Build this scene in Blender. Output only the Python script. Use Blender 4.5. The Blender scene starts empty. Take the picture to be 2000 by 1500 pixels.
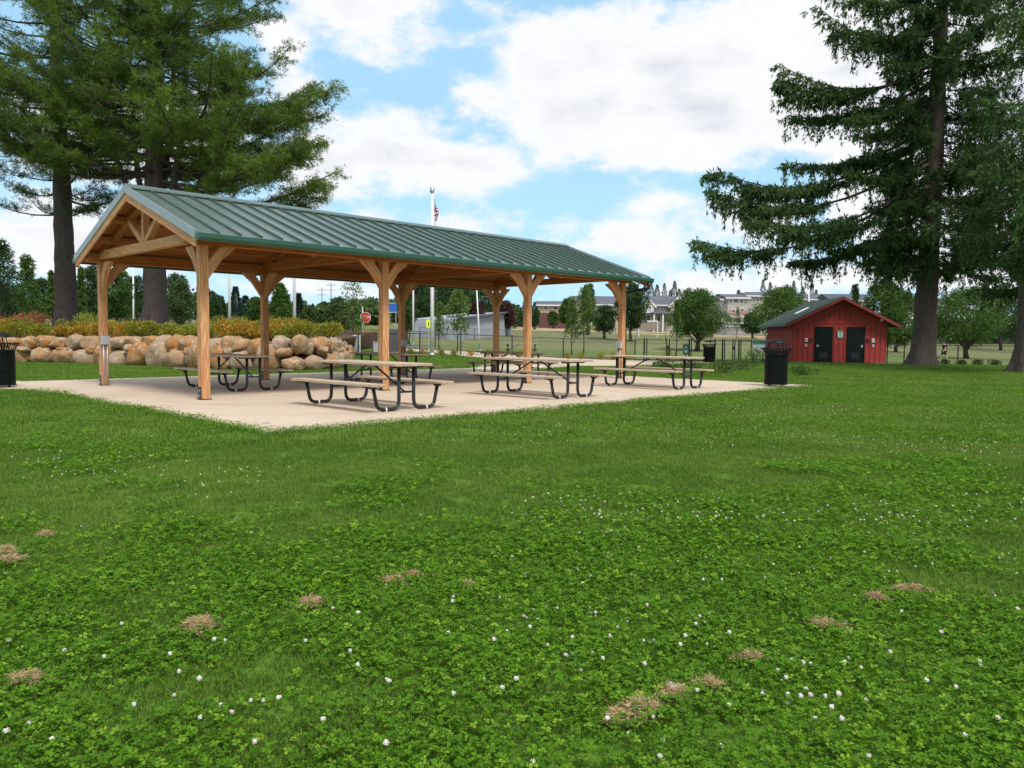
import bpy, math, random
import numpy as np
from mathutils import Vector, Matrix, noise
random.seed(7); rng = np.random.default_rng(7)
PI = math.pi
sc = bpy.context.scene
COL = sc.collection
F, PITCH, ROLL, CH = 1530.05, 0.0593, 0.0081, 1.2

# ---------------------------------------------------------------- helpers
def at(px, py, d):
    """a point of the real place seen at photo pixel px,py and d metres ahead"""
    a, b = px-1000, py-750
    cr, sr = math.cos(ROLL), math.sin(ROLL)
    u = a*cr+b*sr; v = -a*sr+b*cr
    c, s = math.cos(PITCH), math.sin(PITCH)
    dx, dy, dz = u/F, c-s*v/F, -s-c*v/F
    t = d/dy
    return Vector((dx*t, d, CH+dz*t))

def ss(e0, e1, x):
    t = max(0.0, min(1.0, (x-e0)/(e1-e0))); return t*t*(3-2*t)

YT = [-50, 36, 48, 62, 76, 90, 108, 140, 180, 300, 700]
ZT = [0, 0, 0.0, -0.05, 0.1, 0.8, 1.75, 3.0, 3.7, 5.0, 8.0]
def gz(x, y):
    z = float(np.interp(y, YT, ZT))
    r = ss(37, 47, y)
    if x < 3: z += min(1.1, 0.035*(3-x))*r
    else: z -= min(1.2, 0.010*(x-3)*(1+ss(60, 140, y)*1.6))*r
    return z-0.03

def tag(o, label=None, cat=None, group=None, kind=None):
    if label: o['label'] = label
    if cat: o['category'] = cat
    if group: o['group'] = group
    if kind: o['kind'] = kind
    return o

def empty(name, loc, rz=0, label=None, cat=None, group=None):
    o = bpy.data.objects.new(name, None); COL.objects.link(o)
    o.location = loc; o.rotation_euler = (0, 0, rz); o.empty_display_size = .2
    return tag(o, label, cat, group)

def link(name, me, mat, parent=None, smooth=False):
    o = bpy.data.objects.new(name, me); COL.objects.link(o)
    if mat and not me.materials: me.materials.append(mat)
    if parent: o.parent = parent
    if smooth: me.polygons.foreach_set('use_smooth', [True]*len(me.polygons))
    return o

def kids(o): return [c for c in bpy.data.objects if c.parent == o]
def copy_tree(o, parent=None, table=None):
    c = o.copy(); COL.objects.link(c)
    if parent: c.parent = parent
    for ch in (table[o] if table is not None and o in table else kids(o)): copy_tree(ch, c, table)
    return c

class MB:
    def __init__(s): s.v = []; s.f = []; s.uv = []; s.mi = []
    def face(s, idx, uv=None):
        s.f.append(tuple(idx)); s.uv.append(uv if uv else [(0, 0)]*len(idx))
    def beam(s, p0, p1, w, h, up=(0, 0, 1), cut0=0, cut1=0):
        """rectangular bar from p0 to p1, w across, h along up"""
        p0 = Vector(p0); p1 = Vector(p1); d = (p1-p0); L = d.length; d.normalize()
        up = Vector(up); side = d.cross(up)
        if side.length < 1e-4: side = d.cross(Vector((1, 0, 0)))
        side.normalize(); upv = side.cross(d).normalized()
        n = len(s.v); o = random.random()*50; q = random.random()*50
        for p in (p0, p1):
            for a, b in ((-1, -1), (1, -1), (1, 1), (-1, 1)):
                s.v.append(tuple(p+side*(a*w/2)+upv*(b*h/2)))
        acc = 0; ws = [w, h, w, h]
        for k in range(4):
            a, b = k, (k+1) % 4
            s.face((n+a, n+b, n+4+b, n+4+a), [(o, q+acc), (o, q+acc+ws[k]), (o+L, q+acc+ws[k]), (o+L, q+acc)])
            acc += ws[k]
        s.face((n+3, n+2, n+1, n), [(o, q+h), (o+.01, q+h), (o+.01, q), (o, q)])
        s.face((n+4, n+5, n+6, n+7), [(o, q), (o+.01, q), (o+.01, q+h), (o, q+h)])
    def box(s, c, sz):
        x, y, z = c; a, b, d = [k/2 for k in sz]
        if a >= b and a >= d: s.beam((x-a, y, z), (x+a, y, z), b*2, d*2)
        elif b >= d: s.beam((x, y-b, z), (x, y+b, z), a*2, d*2)
        else: s.beam((x, y, z-d), (x, y, z+d), b*2, a*2, up=(1, 0, 0))
    def tube(s, pts, r, n=10, cap=True):
        pts = [Vector(p) for p in pts]; m = len(pts)
        rs = r if hasattr(r, '__len__') else [r]*m
        base = len(s.v); prev = None; acc = 0
        for i, p in enumerate(pts):
            t = (pts[min(i+1, m-1)]-pts[max(i-1, 0)]).normalized()
            if prev is None:
                ref = Vector((0, 0, 1)) if abs(t.z) < .9 else Vector((1, 0, 0))
                a = t.cross(ref).normalized()
            else:
                a = (prev-t*prev.dot(t)).normalized()
            prev = a; b = t.cross(a)
            for k in range(n):
                an = 2*PI*k/n
                s.v.append(tuple(p+(a*math.cos(an)+b*math.sin(an))*rs[i]))
        for i in range(m-1):
            L = (pts[i+1]-pts[i]).length
            for k in range(n):
                k2 = (k+1) % n
                s.face((base+i*n+k, base+i*n+k2, base+(i+1)*n+k2, base+(i+1)*n+k),
                       [(acc, k*.1), (acc, k*.1+.1), (acc+L, k*.1+.1), (acc+L, k*.1)])
            acc += L
        if cap:
            s.face([base+k for k in range(n)][::-1]); s.face([base+(m-1)*n+k for k in range(n)])
    def lathe(s, prof, c=(0, 0, 0), n=24):
        base = len(s.v)
        for (r, z) in prof:
            for k in range(n):
                an = 2*PI*k/n; s.v.append((c[0]+r*math.cos(an), c[1]+r*math.sin(an), c[2]+z))
        for i in range(len(prof)-1):
            for k in range(n):
                k2 = (k+1) % n
                s.face((base+i*n+k, base+i*n+k2, base+(i+1)*n+k2, base+(i+1)*n+k))
    def poly(s, pts, z0, z1):
        """extruded polygon of xy points (z0 may be a function)"""
        n = len(s.v); m = len(pts)
        f0 = z0 if callable(z0) else (lambda x, y: z0); f1 = z1 if callable(z1) else (lambda x, y: z1)
        for p in pts: s.v.append((p[0], p[1], f0(p[0], p[1])))
        for p in pts: s.v.append((p[0], p[1], f1(p[0], p[1])))
        s.face([n+k for k in range(m)][::-1]); s.face([n+m+k for k in range(m)])
        for k in range(m): s.face((n+k, n+(k+1) % m, n+m+(k+1) % m, n+m+k))
    def prism(s, pts3, ext):
        """polygon of 3d points extruded by vector ext"""
        n = len(s.v); m = len(pts3); e = Vector(ext)
        for p in pts3: s.v.append(tuple(p))
        for p in pts3: s.v.append(tuple(Vector(p)+e))
        s.face([n+k for k in range(m)]); s.face([n+m+k for k in range(m)][::-1])
        for k in range(m): s.face((n+(k+1) % m, n+k, n+m+k, n+m+(k+1) % m))
    def build(s, name, mat, parent=None, smooth=False, bevel=0, at0=None):
        me = bpy.data.meshes.new(name); me.from_pydata(s.v, [], s.f); me.update()
        ul = me.uv_layers.new(name='UVMap')
        ul.data.foreach_set('uv', [c for f in s.uv for uv in f for c in uv])
        o = link(name, me, mat, parent, smooth)
        if bevel:
            b = o.modifiers.new('bevel', 'BEVEL'); b.width = bevel; b.segments = 2; b.limit_method = 'ANGLE'
        return o

def fastmesh(name, V, nper, tint=None):
    """V: (n*nper,3) -> n polygons of nper corners"""
    me = bpy.data.meshes.new(name); n = len(V)//nper
    me.vertices.add(len(V)); me.vertices.foreach_set('co', np.ascontiguousarray(V, dtype=np.float32).ravel())
    me.loops.add(len(V)); me.loops.foreach_set('vertex_index', np.arange(len(V), dtype=np.int32))
    me.polygons.add(n); me.polygons.foreach_set('loop_start', np.arange(0, len(V), nper, dtype=np.int32))
    me.update(calc_edges=True)
    if tint is not None:
        a = me.attributes.new('tint', 'FLOAT', 'FACE'); a.data.foreach_set('value', np.ascontiguousarray(tint, dtype=np.float32))
    return me

def unit(a): return a/np.maximum(np.linalg.norm(a, axis=-1, keepdims=True), 1e-9)
def leaf_quads(P, D, L, W, rnd=None, wide=.45):
    """diamond leaves at P along D"""
    n = len(P); R = unit(rng.normal(size=(n, 3))); S = unit(np.cross(D, R))
    L = np.broadcast_to(np.asarray(L, float), (n,))[:, None]; W = np.broadcast_to(np.asarray(W, float), (n,))[:, None]
    V = np.stack([P, P+D*L*wide+S*W/2, P+D*L, P+D*L*wide-S*W/2], axis=1)
    return V.reshape(-1, 3)

# ---------------------------------------------------------------- materials
class NT:
    def __init__(s, name):
        s.m = bpy.data.materials.new(name); s.m.use_nodes = True
        s.t = s.m.node_tree; s.n = s.t.nodes; s.l = s.t.links
        s.b = s.n['Principled BSDF']; s.out = s.n['Material Output']
    def new(s, ty, **k):
        n = s.n.new(ty)
        for a, v in k.items():
            if a.startswith('i_'): n.inputs[a[2:].replace('_', ' ')].default_value = v
            else: setattr(n, a, v)
        return n
    def noise(s, vec, scale, detail=4, rough=.55, w=0):
        n = s.new('ShaderNodeTexNoise'); n.inputs['Scale'].default_value = scale
        n.inputs['Detail'].default_value = detail; n.inputs['Roughness'].default_value = rough
        if vec is not None: s.l.new(vec, n.inputs['Vector'])
        return n.outputs['Fac']
    def ramp(s, fac, stops):
        r = s.new('ShaderNodeValToRGB'); e = r.color_ramp.elements
        while len(e) < len(stops): e.new(.5)
        for i, (p, c) in enumerate(stops):
            e[i].position = p; e[i].color = (c[0], c[1], c[2], 1) if hasattr(c, '__len__') else (c, c, c, 1)
        s.l.new(fac, r.inputs[0]); return r.outputs[0]
    def mix(s, fac, a, b, mode='MIX'):
        m = s.new('ShaderNodeMix'); m.data_type = 'RGBA'; m.blend_type = mode
        for sock, v in ((m.inputs[0], fac), (m.inputs[6], a), (m.inputs[7], b)):
            if hasattr(v, 'is_linked') or hasattr(v, 'node'): s.l.new(v, sock)
            elif hasattr(v, '__len__'): sock.default_value = (v[0], v[1], v[2], 1)
            else: sock.default_value = v
        return m.outputs[2]
    def math(s, op, a, b=0.0, clamp=False):
        m = s.new('ShaderNodeMath'); m.operation = op; m.use_clamp = clamp
        for sock, v in ((m.inputs[0], a), (m.inputs[1], b)):
            if hasattr(v, 'node'): s.l.new(v, sock)
            else: sock.default_value = v
        return m.outputs[0]
    def coord(s, k='Object', scale=None, rot=None):
        t = s.new('ShaderNodeTexCoord').outputs[k]
        if scale is None: return t
        m = s.new('ShaderNodeMapping'); s.l.new(t, m.inputs[0]); m.inputs['Scale'].default_value = scale
        if rot: m.inputs['Rotation'].default_value = rot
        return m.outputs[0]
    def bump(s, h, strength=.3, dist=.01):
        b = s.new('ShaderNodeBump'); b.inputs['Strength'].default_value = strength; b.inputs['Distance'].default_value = dist
        s.l.new(h, b.inputs['Height']); s.l.new(b.outputs[0], s.b.inputs['Normal'])
    def col(s, c):
        if hasattr(c, 'node'): s.l.new(c, s.b.inputs['Base Color'])
        else: s.b.inputs['Base Color'].default_value = (c[0], c[1], c[2], 1)
    def set(s, rough=.6, metal=0, spec=.5):
        s.b.inputs['Roughness'].default_value = rough; s.b.inputs['Metallic'].default_value = metal
        s.b.inputs['Specular IOR Level'].default_value = spec; return s

def plain(name, c, rough=.6, metal=0, spec=.5, var=.12, scale=3, bump=0):
    t = NT(name); n = t.noise(t.coord(), scale, 6)
    lo = [x*(1-var) for x in c]; hi = [min(1, x*(1+var)) for x in c]
    t.col(t.ramp(n, [(.3, lo), (.7, hi)])); t.set(rough, metal, spec)
    if bump: t.bump(t.noise(t.coord(), scale*15, 4), bump, .005)
    return t.m

def wood(name, dark, light, scale=1.0, rough=.65, grey=None):
    t = NT(name)
    v = t.coord('UV', (1.3*scale, 26*scale, 1))
    g1 = t.noise(v, 2.2, 7, .62)
    v2 = t.coord('UV', (.6*scale, 5*scale, 1)); g2 = t.noise(v2, 1.5, 3)
    c = t.ramp(g1, [(.3, [x*.7 for x in dark]), (.42, dark), (.52, [(a+b)/2 for a, b in zip(dark, light)]), (.64, light)])
    c = t.mix(t.math('MULTIPLY', t.math('SUBTRACT', g2, .35, True), 1.4), c, [x*.72 for x in dark])
    # knots
    v3 = t.coord('UV', (2.6*scale, 6.5*scale, 1)); vo = t.new('ShaderNodeTexVoronoi'); vo.inputs['Scale'].default_value = 1.0
    t.l.new(v3, vo.inputs['Vector'])
    k = t.ramp(vo.outputs['Distance'], [(.035, 1), (.09, 0)])
    c = t.mix(t.math('MULTIPLY', k, .55), c, [x*.25 for x in dark])
    if grey: c = t.mix(t.math('MULTIPLY', t.ramp(t.noise(t.coord('Object'), 2.0, 4), [(.35, 0), (.7, 1)]), .6), c, grey)
    t.col(c); t.set(rough, 0, .35); t.bump(g1, .25, .004)
    return t.m

def leafmat(name, c1, c2, c3=None, trans=.3, rough=.55, tint='tint', objrand=0, patch=None):
    """leaf colour varies per leaf between c1 and c2 (c3 now and then)"""
    t = NT(name)
    a = t.new('ShaderNodeAttribute', attribute_name=tint).outputs['Fac']
    st = [(0, c1), (.75, c2)]
    if c3: st.append((1, c3))
    c = t.ramp(a, st)
    if objrand:
        r = t.new('ShaderNodeObjectInfo').outputs['Random']
        c = t.mix(t.math('MULTIPLY', r, objrand), c, [x*.55 for x in c1])
    if patch:
        g = t.new('ShaderNodeNewGeometry').outputs['Position']
        n = t.noise(g, patch[0], 3); c = t.mix(t.ramp(n, [(.4, 0), (.62, patch[2])]), c, patch[1])
    t.col(c); t.set(rough, 0, .3 if not objrand else .16)
    tr = t.new('ShaderNodeBsdfTranslucent'); t.l.new(c, tr.inputs['Color'])
    mx = t.new('ShaderNodeMixShader'); mx.inputs[0].default_value = trans
    t.l.new(t.b.outputs[0], mx.inputs[1]); t.l.new(tr.outputs[0], mx.inputs[2]); t.l.new(mx.outputs[0], t.out.inputs[0])
    return t.m

def barkmat(name, c1, c2):
    t = NT(name); v = t.coord('Object', (1, 1, .22)); n = t.noise(v, 9, 8, .65)
    vo = t.new('ShaderNodeTexVoronoi'); vo.inputs['Scale'].default_value = 11; t.l.new(v, vo.inputs['Vector'])
    h = t.math('ADD', n, t.math('MULTIPLY', vo.outputs['Distance'], .6))
    t.col(t.mix(t.ramp(t.noise(t.coord(), 1.2, 3), [(.35, 0), (.7, 1)]), t.ramp(h, [(.35, [x*.45 for x in c1]), (.8, c1)]), t.ramp(h, [(.35, [x*.5 for x in c2]), (.8, c2)])))
    t.set(.95, 0, .1); t.bump(h, .9, .06); return t.m

M = {}
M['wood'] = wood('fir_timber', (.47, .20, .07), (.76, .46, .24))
M['wood_shaded'] = wood('fir_timber_shaded', (.33, .10, .018), (.50, .205, .055))  # same fir timber, with the shade under the roof put into its colour
M['deck'] = None
M['plank'] = wood('bench_plank', (.38, .27, .17), (.60, .46, .32), 1.0, .75, (.52, .45, .37))
M['black'] = plain('black_paint', (.012, .012, .013), .32, 0, .5, .2)
M['black_can'] = plain('black_coated_steel', (.003, .007, .006), .5, 0, .2, .2)
M['steel'] = plain('galvanised', (.45, .46, .47), .45, .6, .5)
M['grey_box'] = plain('grey_enamel', (.42, .44, .46), .5, 0, .5, .05)
M['white'] = plain('white_paint', (.78, .78, .77), .4, 0, .5, .04)
M['green_trim'] = plain('green_trim_metal', (.018, .085, .055), .42, .0, .5, .1)
M['rake_trim'] = plain('rake_trim_metal', (.30, .36, .37), .4, .3, .5, .08)
M['seam'] = plain('green_seam_shaded', (.065, .12, .095), .4, .2, .5, .1)  # roof green darkened: the seams' shadow lines are put into their colour
M['fence'] = plain('fence_black', (.014, .018, .016), .5, 0, .5, .1)

def m_roof():
    t = NT('green_roof_metal'); n = t.noise(t.coord('Object', (.4, 1, 1)), 1.3, 5)
    t.col(t.ramp(n, [(.3, (.142, .182, .145)), (.7, (.152, .192, .156))])); t.set(.3, .45, .8)
    r = t.ramp(t.noise(t.coord(), 4, 4), [(.3, .25), (.7, .33)]); t.l.new(r, t.b.inputs['Roughness'])
    t.bump(t.noise(t.coord('Object', (1, .3, .3)), 2, 1), .04, .02)
    return t.m
M['roof'] = m_roof()

def m_deck():
    t = NT('ceiling_boards'); v = t.coord('Object')
    sx = t.new('ShaderNodeSeparateXYZ'); t.l.new(v, sx.inputs[0])
    a = t.math('MULTIPLY', sx.outputs[1], 7.0); fr = t.math('FRACT', a); fl = t.math('FLOOR', a)
    wn = t.new('ShaderNodeTexWhiteNoise'); wn.noise_dimensions = '1D'; t.l.new(fl, wn.inputs['W'])
    g = t.noise(t.coord('Object', (.8, 20, 20)), 2, 6)
    c = t.ramp(g, [(.3, (.28, .085, .018)), (.7, (.42, .165, .045))])
    c = t.mix(t.math('MULTIPLY', wn.outputs[0], .45), c, (.30, .09, .02))
    gr = t.ramp(fr, [(0.0, 1), (.05, 0), (.95, 0), (1, 1)])
    c = t.mix(t.math('MULTIPLY', gr, .7), c, (.09, .035, .012)); t.col(c); t.set(.6, 0, .3); return t.m
M['deck'] = m_deck()

def m_conc(name='concrete', c1=(.48, .375, .275), c2=(.60, .485, .37)):
    t = NT(name); v = t.coord()
    n = t.noise(v, .6, 5, .6); n2 = t.noise(v, 9, 8, .7)
    c = t.ramp(n, [(.3, c1), (.7, c2)])
    c = t.mix(.35, c, t.ramp(n2, [(.3, [x*.78 for x in c1]), (.7, [min(1, x*1.12) for x in c2])]))
    st = t.ramp(t.noise(t.coord('Object', (.5, 2.5, 1)), .9, 4), [(.55, 0), (.75, .45)])
    c = t.mix(st, c, [x*.68 for x in c1])
    t.col(c); t.set(.85, 0, .25); t.bump(n2, .25, .004); return t.m
M['conc'] = m_conc()

def m_ground(name, a, b, c, scale=1.2, fine=30):
    t = NT(name); g = t.new('ShaderNodeNewGeometry').outputs['Position']
    n = t.noise(g, scale*.12, 4); n2 = t.noise(g, scale, 5, .65); n3 = t.noise(g, fine, 3, .7)
    k = t.ramp(n, [(.35, a), (.65, b)]); k = t.mix(t.ramp(n2, [(.4, 0), (.75, .7)]), k, c)
    k = t.mix(t.ramp(n3, [(.35, .6), (.6, 0)]), k, [x*.35 for x in a]); t.col(k); t.set(.95, 0, .1)
    t.bump(n3, .8, .03); return t.m
M['lawn'] = m_ground('lawn_ground', (.09, .18, .02), (.125, .23, .027), (.115, .19, .032), 1.5, 22)
M['field'] = m_ground('field_ground', (.17, .19, .08), (.21, .22, .10), (.28, .25, .13), .6, 8)
M['tan'] = m_ground('dry_ground', (.42, .33, .19), (.48, .38, .22), (.34, .28, .15), .6, 8)
M['rough'] = m_ground('rough_ground', (.22, .17, .09), (.16, .17, .07), (.2, .11, .06), .5, 8)
M['mulch'] = m_ground('bark_mulch', (.11, .06, .04), (.15, .085, .055), (.2, .13, .09), 3, 18)
M['asphalt'] = m_ground('asphalt', (.17, .17, .175), (.2, .2, .2), (.15, .15, .15), 1, 12)

def m_boulder():
    t = NT('boulder_stone'); oi = t.new('ShaderNodeObjectInfo').outputs['Random']
    g = t.new('ShaderNodeNewGeometry').outputs['Position']
    n = t.noise(g, 1.6, 6, .65); n2 = t.noise(g, 4.5, 8, .75); n3 = t.noise(g, 14, 6, .7)
    c = t.ramp(n, [(.3, (.27, .18, .10)), (.46, (.40, .215, .085)), (.6, (.38, .155, .045)), (.74, (.44, .27, .14))])
    c2 = t.ramp(n, [(.3, (.30, .235, .175)), (.7, (.44, .335, .235))])
    c = t.mix(t.ramp(oi, [(.3, 0), (.9, .85)]), c, c2)
    c = t.mix(t.ramp(n2, [(.52, 0), (.58, .65)]), c, (.52, .46, .37))
    c = t.mix(t.ramp(n3, [(.34, .75), (.5, 0)]), c, (.13, .075, .04))
    t.col(c); t.set(.9, 0, .2); t.bump(t.math('ADD', n2, n3), .6, .04); return t.m
M['boulder'] = m_boulder()

def m_redwall():
    t = NT('red_siding'); n = t.noise(t.coord(), 2.5, 5)
    t.col(t.ramp(n, [(.3, (.30, .032, .026)), (.7, (.38, .045, .036))])); t.set(.6, 0, .4)
    return t.m
M['red'] = m_redwall()
M['red_dark'] = plain('red_trim', (.25, .026, .022), .6)
M['shingle_green'] = m_ground('green_shingle', (.05, .075, .062), (.065, .09, .075), (.085, .11, .1), 4, 9)
M['door'] = plain('dark_door', (.004, .008, .010), .5, 0, .2, .2)
M['grill'] = plain('door_grill', (.03, .035, .04), .5)
M['glass'] = plain('window_glass', (.08, .09, .1), .12, 0, .7)
M['house_cream'] = plain('cream_siding', (.46, .42, .31), .8)
M['house_tan'] = plain('tan_siding', (.42, .37, .24), .8)
M['house_grey'] = plain('grey_siding', (.40, .385, .34), .8)
M['house_pale'] = plain('pale_siding', (.52, .53, .52), .8)
M['burgundy'] = plain('burgundy_siding', (.14, .05, .05), .8)
M['shingle_grey'] = plain('slate_grey_shingle', (.115, .12, .14), .9, 0, .2, .2, 1.2)
M['trim'] = plain('trim_white', (.68, .68, .66), .6)
M['shingle_dark'] = plain('dark_shingle', (.09, .095, .11), .9, 0, .2, .2, 1.2)
M['bark_grey'] = barkmat('grey_bark', (.115, .095, .088), (.09, .075, .07))
M['bark_brown'] = barkmat('brown_bark', (.105, .085, .07), (.085, .072, .06))
M['twig'] = plain('twig', (.07, .05, .038), .9)
M['pine'] = leafmat('pine_needles', (.055, .11, .016), (.165, .26, .035), (.27, .32, .075), .38, .6)
M['pine2'] = leafmat('blue_pine_needles', (.038, .09, .022), (.10, .19, .04), (.18, .26, .065), .38, .6)
M['fir'] = leafmat('fir_needles', (.032, .075, .022), (.095, .175, .042), (.18, .25, .07), .35, .6)
M['leaf_mid'] = leafmat('green_leaves', (.036, .085, .014), (.09, .17, .026), (.16, .24, .05), .35)
M['leaf_dark'] = leafmat('dark_leaves', (.026, .062, .02), (.06, .12, .034), (.10, .165, .05), .3)
M['leaf_light'] = leafmat('light_leaves', (.08, .15, .03), (.14, .22, .05), (.2, .26, .07), .35)
M['leaf_olive'] = leafmat('olive_leaves', (.05, .09, .025), (.09, .14, .035), (.13, .17, .05), .3)
M['leaf_red'] = leafmat('dark_red_leaves', (.045, .02, .018), (.08, .03, .025), (.1, .05, .03), .25)
M['leaf_far'] = leafmat('far_conifer', (.02, .042, .03), (.035, .065, .04), (.05, .08, .05), .2)
M['spirea'] = leafmat('gold_orange_leaves', (.24, .20, .025), (.52, .34, .04), (.60, .23, .035), .35)
M['spirea_g'] = leafmat('gold_green_leaves', (.12, .17, .02), (.33, .33, .035), (.52, .28, .04), .35)
M['leaf_orange'] = leafmat('orange_leaves', (.3, .14, .05), (.42, .17, .07), (.5, .22, .1), .3)
M['leaf_yellow'] = leafmat('yellow_green_leaves', (.2, .26, .03), (.34, .38, .05), (.4, .42, .06), .35)
M['grass'] = leafmat('grass_blade', (.072, .168, .016), (.158, .278, .032), (.34, .37, .10), .38, .55, objrand=.25, patch=(.55, (.205, .295, .05), .6))
M['clover'] = leafmat('clover_leaf', (.062, .172, .007), (.140, .305, .012), (.28, .44, .038), .38, .55, objrand=.22)
M['straw'] = leafmat('dead_grass', (.38, .26, .13), (.56, .41, .22), (.68, .54, .33), .2, .8)
def m_petal():
    t = NT('white_petal'); sx = t.new('ShaderNodeSeparateXYZ'); t.l.new(t.coord('Object'), sx.inputs[0]); rr = t.new('ShaderNodeObjectInfo').outputs['Random']
    z = t.math('ADD', sx.outputs[2], t.math('MULTIPLY', rr, -.0045))
    t.col(t.ramp(t.math('MULTIPLY', z, 14.0), [(.67, (.34, .20, .12)), (.72, (.60, .50, .40)), (.78, (.80, .77, .70))])); t.set(.8, 0, .1); return t.m
M['petal'] = m_petal()

# ---------------------------------------------------------------- camera, world, light
cd = bpy.data.cameras.new('camera'); cam = bpy.data.objects.new('camera', cd); COL.objects.link(cam)
cd.sensor_width = 36; cd.lens = F/2000*36; cd.clip_end = 4000; cd.clip_start = .05
cr, sr = math.cos(ROLL), math.sin(ROLL); cp, sp = math.cos(PITCH), math.sin(PITCH)
R = Vector((1, 0, 0)); U = Vector((0, sp, cp)); FW = Vector((0, cp, -sp))
Ri = R*cr+U*sr; Ui = -R*sr+U*cr
cam.matrix_world = Matrix(((Ri.x, Ui.x, -FW.x, 0), (Ri.y, Ui.y, -FW.y, 0), (Ri.z, Ui.z, -FW.z, CH), (0, 0, 0, 1)))
sc.camera = cam

SUN_EL, SUN_AZ = math.radians(57), math.radians(152)     # azimuth clockwise from the view direction
def build_world():
    w = bpy.data.worlds.new('World'); sc.world = w; w.use_nodes = True
    t = w.node_tree; n = t.nodes; l = t.links
    for x in list(n): n.remove(x)
    def mth(op, a, b=0.0, c=None, clamp=False):
        m = n.new('ShaderNodeMath'); m.operation = op; m.use_clamp = clamp
        for k, v in enumerate((a, b, c)):
            if v is None: continue
            if hasattr(v, 'node'): l.new(v, m.inputs[k])
            else: m.inputs[k].default_value = v
        return m.outputs[0]
    def sstep(v, a, b):
        m = n.new('ShaderNodeMapRange'); m.interpolation_type = 'SMOOTHSTEP'
        l.new(v, m.inputs[0]); m.inputs[1].default_value = a; m.inputs[2].default_value = b; return m.outputs[0]
    def mixc(f, a, b):
        m = n.new('ShaderNodeMix'); m.data_type = 'RGBA'
        for sck, v in ((m.inputs[0], f), (m.inputs[6], a), (m.inputs[7], b)):
            if hasattr(v, 'node'): l.new(v, sck)
            elif hasattr(v, '__len__'): sck.default_value = (*v, 1)
            else: sck.default_value = v
        return m.outputs[2]
    tc = n.new('ShaderNodeTexCoord').outputs['Generated']
    sep = n.new('ShaderNodeSeparateXYZ'); l.new(tc, sep.inputs[0]); X, Y, Z = sep.outputs
    az = mth('ARCTAN2', X, Y); el = mth('ARCSINE', Z)
    sky = n.new('ShaderNodeTexSky'); sky.sky_type = 'NISHITA'; sky.sun_disc = False
    sky.sun_elevation = SUN_EL; sky.sun_rotation = SUN_AZ; sky.air_density = 1.0; sky.dust_density = .6; sky.ozone_density = 2
    def vscale(v, s3, off=(0, 0, 0)):
        m = n.new('ShaderNodeMapping'); l.new(v, m.inputs[0]); m.inputs['Scale'].default_value = s3; m.inputs['Location'].default_value = off; return m.outputs[0]
    def noi(v, sc_, det, ro=.55):
        q = n.new('ShaderNodeTexNoise'); l.new(v, q.inputs['Vector']); q.inputs['Scale'].default_value = sc_; q.inputs['Detail'].default_value = det; q.inputs['Roughness'].default_value = ro
        return q.outputs['Fac']
    vv = vscale(tc, (1, 1, 1.9))
    big = noi(vscale(vv, (1, 1, 1), (3.1, .4, 0)), 2.6, 3)
    mid = noi(vv, 7, 8, .58); fine = noi(vscale(vv, (1, 1, 1), (5, 1, 0)), 15, 9, .62)
    # named cloud banks: azimuth, elevation, half sizes (radians)
    def A(px, py):
        v = at(px, py, 100)-Vector((0, 0, CH)); v.normalize(); return math.atan2(v.x, v.y), math.asin(v.z)
    blobs = [(690, 5, 165, 80), (560, 95, 65, 60), (575, 185, 55, 80), (1330, 190, 400, 150), (1150, 110, 210, 100), (1560, 130, 330, 170), (960, 190, 80, 45), (1300, 290, 330, 60), (1950, 250, 300, 300),
             (760, 300, 190, 100), (900, 320, 150, 70), (640, 330, 160, 100), (1270, 400, 150, 30), (1470, 420, 120, 55), (1100, 440, 230, 35), (1200, 480, 400, 36), (700, 420, 170, 40), (200, 250, 330, 90), (120, 470, 260, 80),
             (970, 368, 20, 14), (500, 560, 300, 30), (1600, 545, 500, 50), (1060, 15, 70, 14), (1500, -140, 500, 70), (300, -200, 500, 130)]
    cur = None
    for (px, py, rx, ry) in blobs:
        a0, e0 = A(px, py); ra = rx/F*1.0; re = ry/F*1.0
        dx = mth('MULTIPLY', mth('SUBTRACT', az, a0), 1/ra); dy = mth('MULTIPLY', mth('SUBTRACT', el, e0), 1/re)
        d = mth('SQRT', mth('ADD', mth('MULTIPLY', dx, dx), mth('MULTIPLY', dy, dy)))
        v = mth('SUBTRACT', 1.0, d)
        v = mth('MULTIPLY', v, min(ra, re)*9)
        cur = v if cur is None else mth('SMOOTH_MAX', cur, v, .12)
    # away from the view: free broken cloud
    side = sstep(mth('ABSOLUTE', az), .85, 1.2)
    free = mth('SUBTRACT', mth('MULTIPLY', big, 3.0), 1.2)
    up = sstep(el, .62, .85)
    k = mth('MAXIMUM', side, up)
    cur = mth('ADD', mth('MULTIPLY', cur, mth('SUBTRACT', 1.0, k)), mth('MULTIPLY', free, k))
    dens = mth('ADD', cur, mth('ADD', mth('MULTIPLY', mth('SUBTRACT', mid, .5), 1.05), mth('MULTIPLY', mth('SUBTRACT', fine, .5), .75)))
    mask = sstep(dens, -.03, .26)
    veil = sstep(mth('ADD', mid, mth('MULTIPLY', big, .5)), .45, 1.05)
    hz = mth('POWER', mth('SUBTRACT', 1.0, mth('MAXIMUM', Z, 0.0), None, True), 9.0)
    # cloud brightness: bright tops, greyer bellies
    low = noi(vscale(vv, (1, 1, 1.5), (0, 0, .25)), 4.5, 5)
    bel = sstep(low, .40, .62)
    thick = sstep(dens, .15, 1.0)
    ccol = mixc(mth('MULTIPLY', bel, thick), (1.05, 1.05, 1.06), (.66, .69, .78))
    blue = n.new('ShaderNodeBackground'); blue.inputs[1].default_value = .125
    # a little milkiness of the air in front of the blue
    l.new(sky.outputs[0], blue.inputs[0])
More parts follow.
